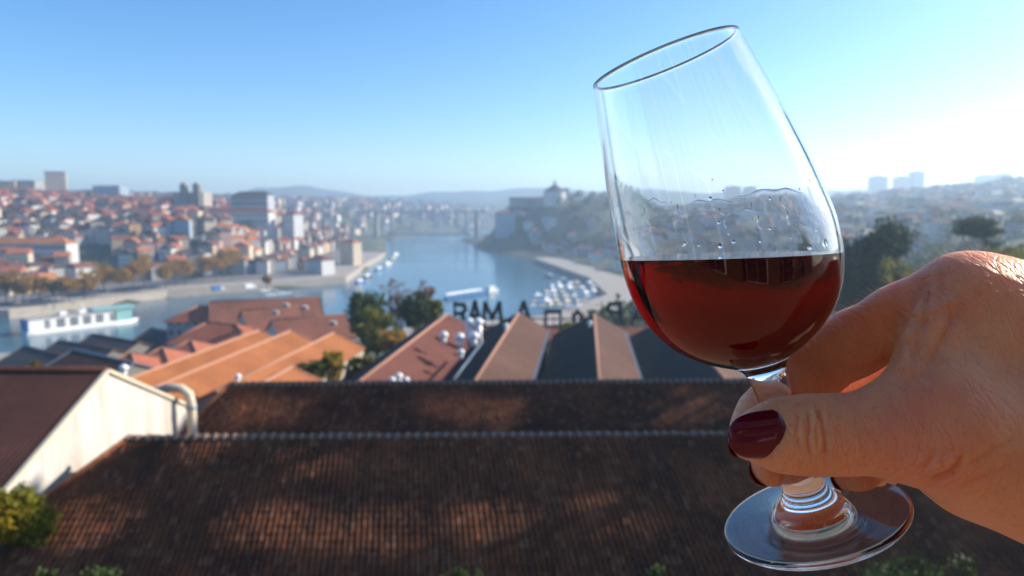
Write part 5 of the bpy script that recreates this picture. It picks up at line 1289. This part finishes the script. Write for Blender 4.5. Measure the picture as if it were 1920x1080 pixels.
# fingernails: curved plates on the last joint
def nail(center, axis, normal, length, width, curve, label=None, thick=.45):
    axis = np.array(axis, float); axis /= np.linalg.norm(axis); normal = np.array(normal, float); normal -= axis * (normal @ axis); normal /= np.linalg.norm(normal); side = np.cross(axis, normal)
    nu, nv = 16, 14; V = []
    for layer in (0, 1):
        for i in range(nu + 1):
            u = i / nu
            if u > .3: w = math.sqrt(max(0, 1 - ((u - .3) / .72) ** 2.2))
            else: w = 1 - .10 * max(0, (.06 - u) / .06) ** 1.5
            for j in range(nv + 1):
                v = (j / nv * 2 - 1) * w; a = v * curve; rad = width / 2 / math.sin(curve)
                x = length * (u - .12 * (1 - (v / max(w, .01)) ** 2 if u < .05 else 0)); up = rad * (math.cos(a) - 1) - .9 * ((u - .45) / .55) ** 2 * (1 if u > .45 else .0)
                q = center + axis * x + side * (rad * math.sin(a)) + normal * (up + (thick if layer == 0 else -.25) - (.35 if layer == 0 and (abs(j - nv / 2) == nv / 2 or i in (0, nu)) else 0)); V.append(q)
    F = []; n = (nu + 1) * (nv + 1)
    def I(i, j, l): return l * n + i * (nv + 1) + j
    for i in range(nu):
        for j in range(nv): F += [(I(i, j, 0), I(i + 1, j, 0), I(i + 1, j + 1, 0), I(i, j + 1, 0)), (I(i, j, 1), I(i, j + 1, 1), I(i + 1, j + 1, 1), I(i + 1, j, 1))]
        F += [(I(i, 0, 0), I(i, 0, 1), I(i + 1, 0, 1), I(i + 1, 0, 0)), (I(i, nv, 0), I(i + 1, nv, 0), I(i + 1, nv, 1), I(i, nv, 1))]
    for j in range(nv): F += [(I(0, j, 0), I(0, j + 1, 0), I(0, j + 1, 1), I(0, j, 1)), (I(nu, j, 0), I(nu, j, 1), I(nu, j + 1, 1), I(nu, j + 1, 0))]
    Wv = cam2w(np.array(V) * .001) - np.array(HROOT); me = npmesh('fingernail', Wv, F, True)
    bm = bmesh.new(); bm.from_mesh(me); bmesh.ops.recalc_face_normals(bm, faces=bm.faces); bm.to_mesh(me); bm.free(); me.polygons.foreach_set('use_smooth', [True] * len(me.polygons))
    o = link('fingernail', me, M['polish']); o.parent = HAND
    if label: o['label'] = label
    return o
def polish():
    m = NT('nail_polish'); m.set(Base_Color=(.13, .003, .014), Roughness=.09); m.b.inputs['Specular IOR Level'].default_value = .45; return m.m
M['polish'] = polish()
def surf(px, py):
    t = march(hand_sdf, px, py); return H3(px, py, t)
a = surf(1466, 815); 
nail(a + np.array([0, 0, .15]), np.array(TH[0][0]) - np.array(TH[3][0]) + np.array([0, 1.5, 0]), (-.10, -.12, -1), 14.4, 13.6, 1.1, 'thumbnail with glossy dark red polish')
def nail_on(J, normal, length, width, off=.0):
    tip, r0 = J[-1]; prev, r1 = J[-2]; ax = tip - prev; ax = ax / np.linalg.norm(ax); n = np.array(normal, float); n -= ax * (n @ ax); n /= np.linalg.norm(n)
    return nail(tip - ax * (length * .5 - off) + n * (r0 - .05), ax, n, length, width, 1.0)
nail_on(IX, (-1, .25, .3), 10.5, 10.0, .8)
nail_on(MD, (-.75, .6, .35), 10.5, 10.0, .6)
nail_on(RG, (-.7, .45, .2), 10.0, 9.6, .4)

# fine pale hairs on the sunlit side of the finger and knuckle
def hairs():
    me = HAND.data; n = len(me.vertices); V = np.empty(n * 3, np.float32); me.vertices.foreach_get('co', V); V = V.reshape(-1, 3); N = np.empty(n * 3, np.float32); me.vertex_normals.foreach_get('vector', N); N = N.reshape(-1, 3)
    wv = V + np.array(HROOT); c, s_ = math.cos(PITCH), math.sin(PITCH); zc = wv[:, 1] * c - (wv[:, 2] - CAM_Z) * s_; yc = -(wv[:, 1] * s_ + (wv[:, 2] - CAM_Z) * c)
    px = 960 + FPX * wv[:, 0] / zc; py = 540 + FPX * yc / zc; rr = np.random.default_rng(2)
    ok = np.where((N[:, 2] > .45) & (px > 1560) & (px < 1960) & (py < 640) & (py > 440))[0]; ok = rr.choice(ok, min(520, len(ok)), replace=False); mb = MB()
    for i in ok:
        p = Vector(V[i]); nn = Vector(N[i]); d = (nn * .55 + Vector((-.75, .25, .1)) + Vector(rr.normal(0, .22, 3))).normalized(); L = rr.uniform(.0018, .0042)
        mb.tube([p, p + d * L * .5 + nn * .0003, p + d * L], [.000026, .00002, .000005], 3, False)
    m = NT('fine_hair'); m.set(Base_Color=(.62, .42, .24), Roughness=.35); o = link('hair', mb.mesh('hair', True), m.m); o.parent = HAND; tag(o, kind='stuff')
hairs()
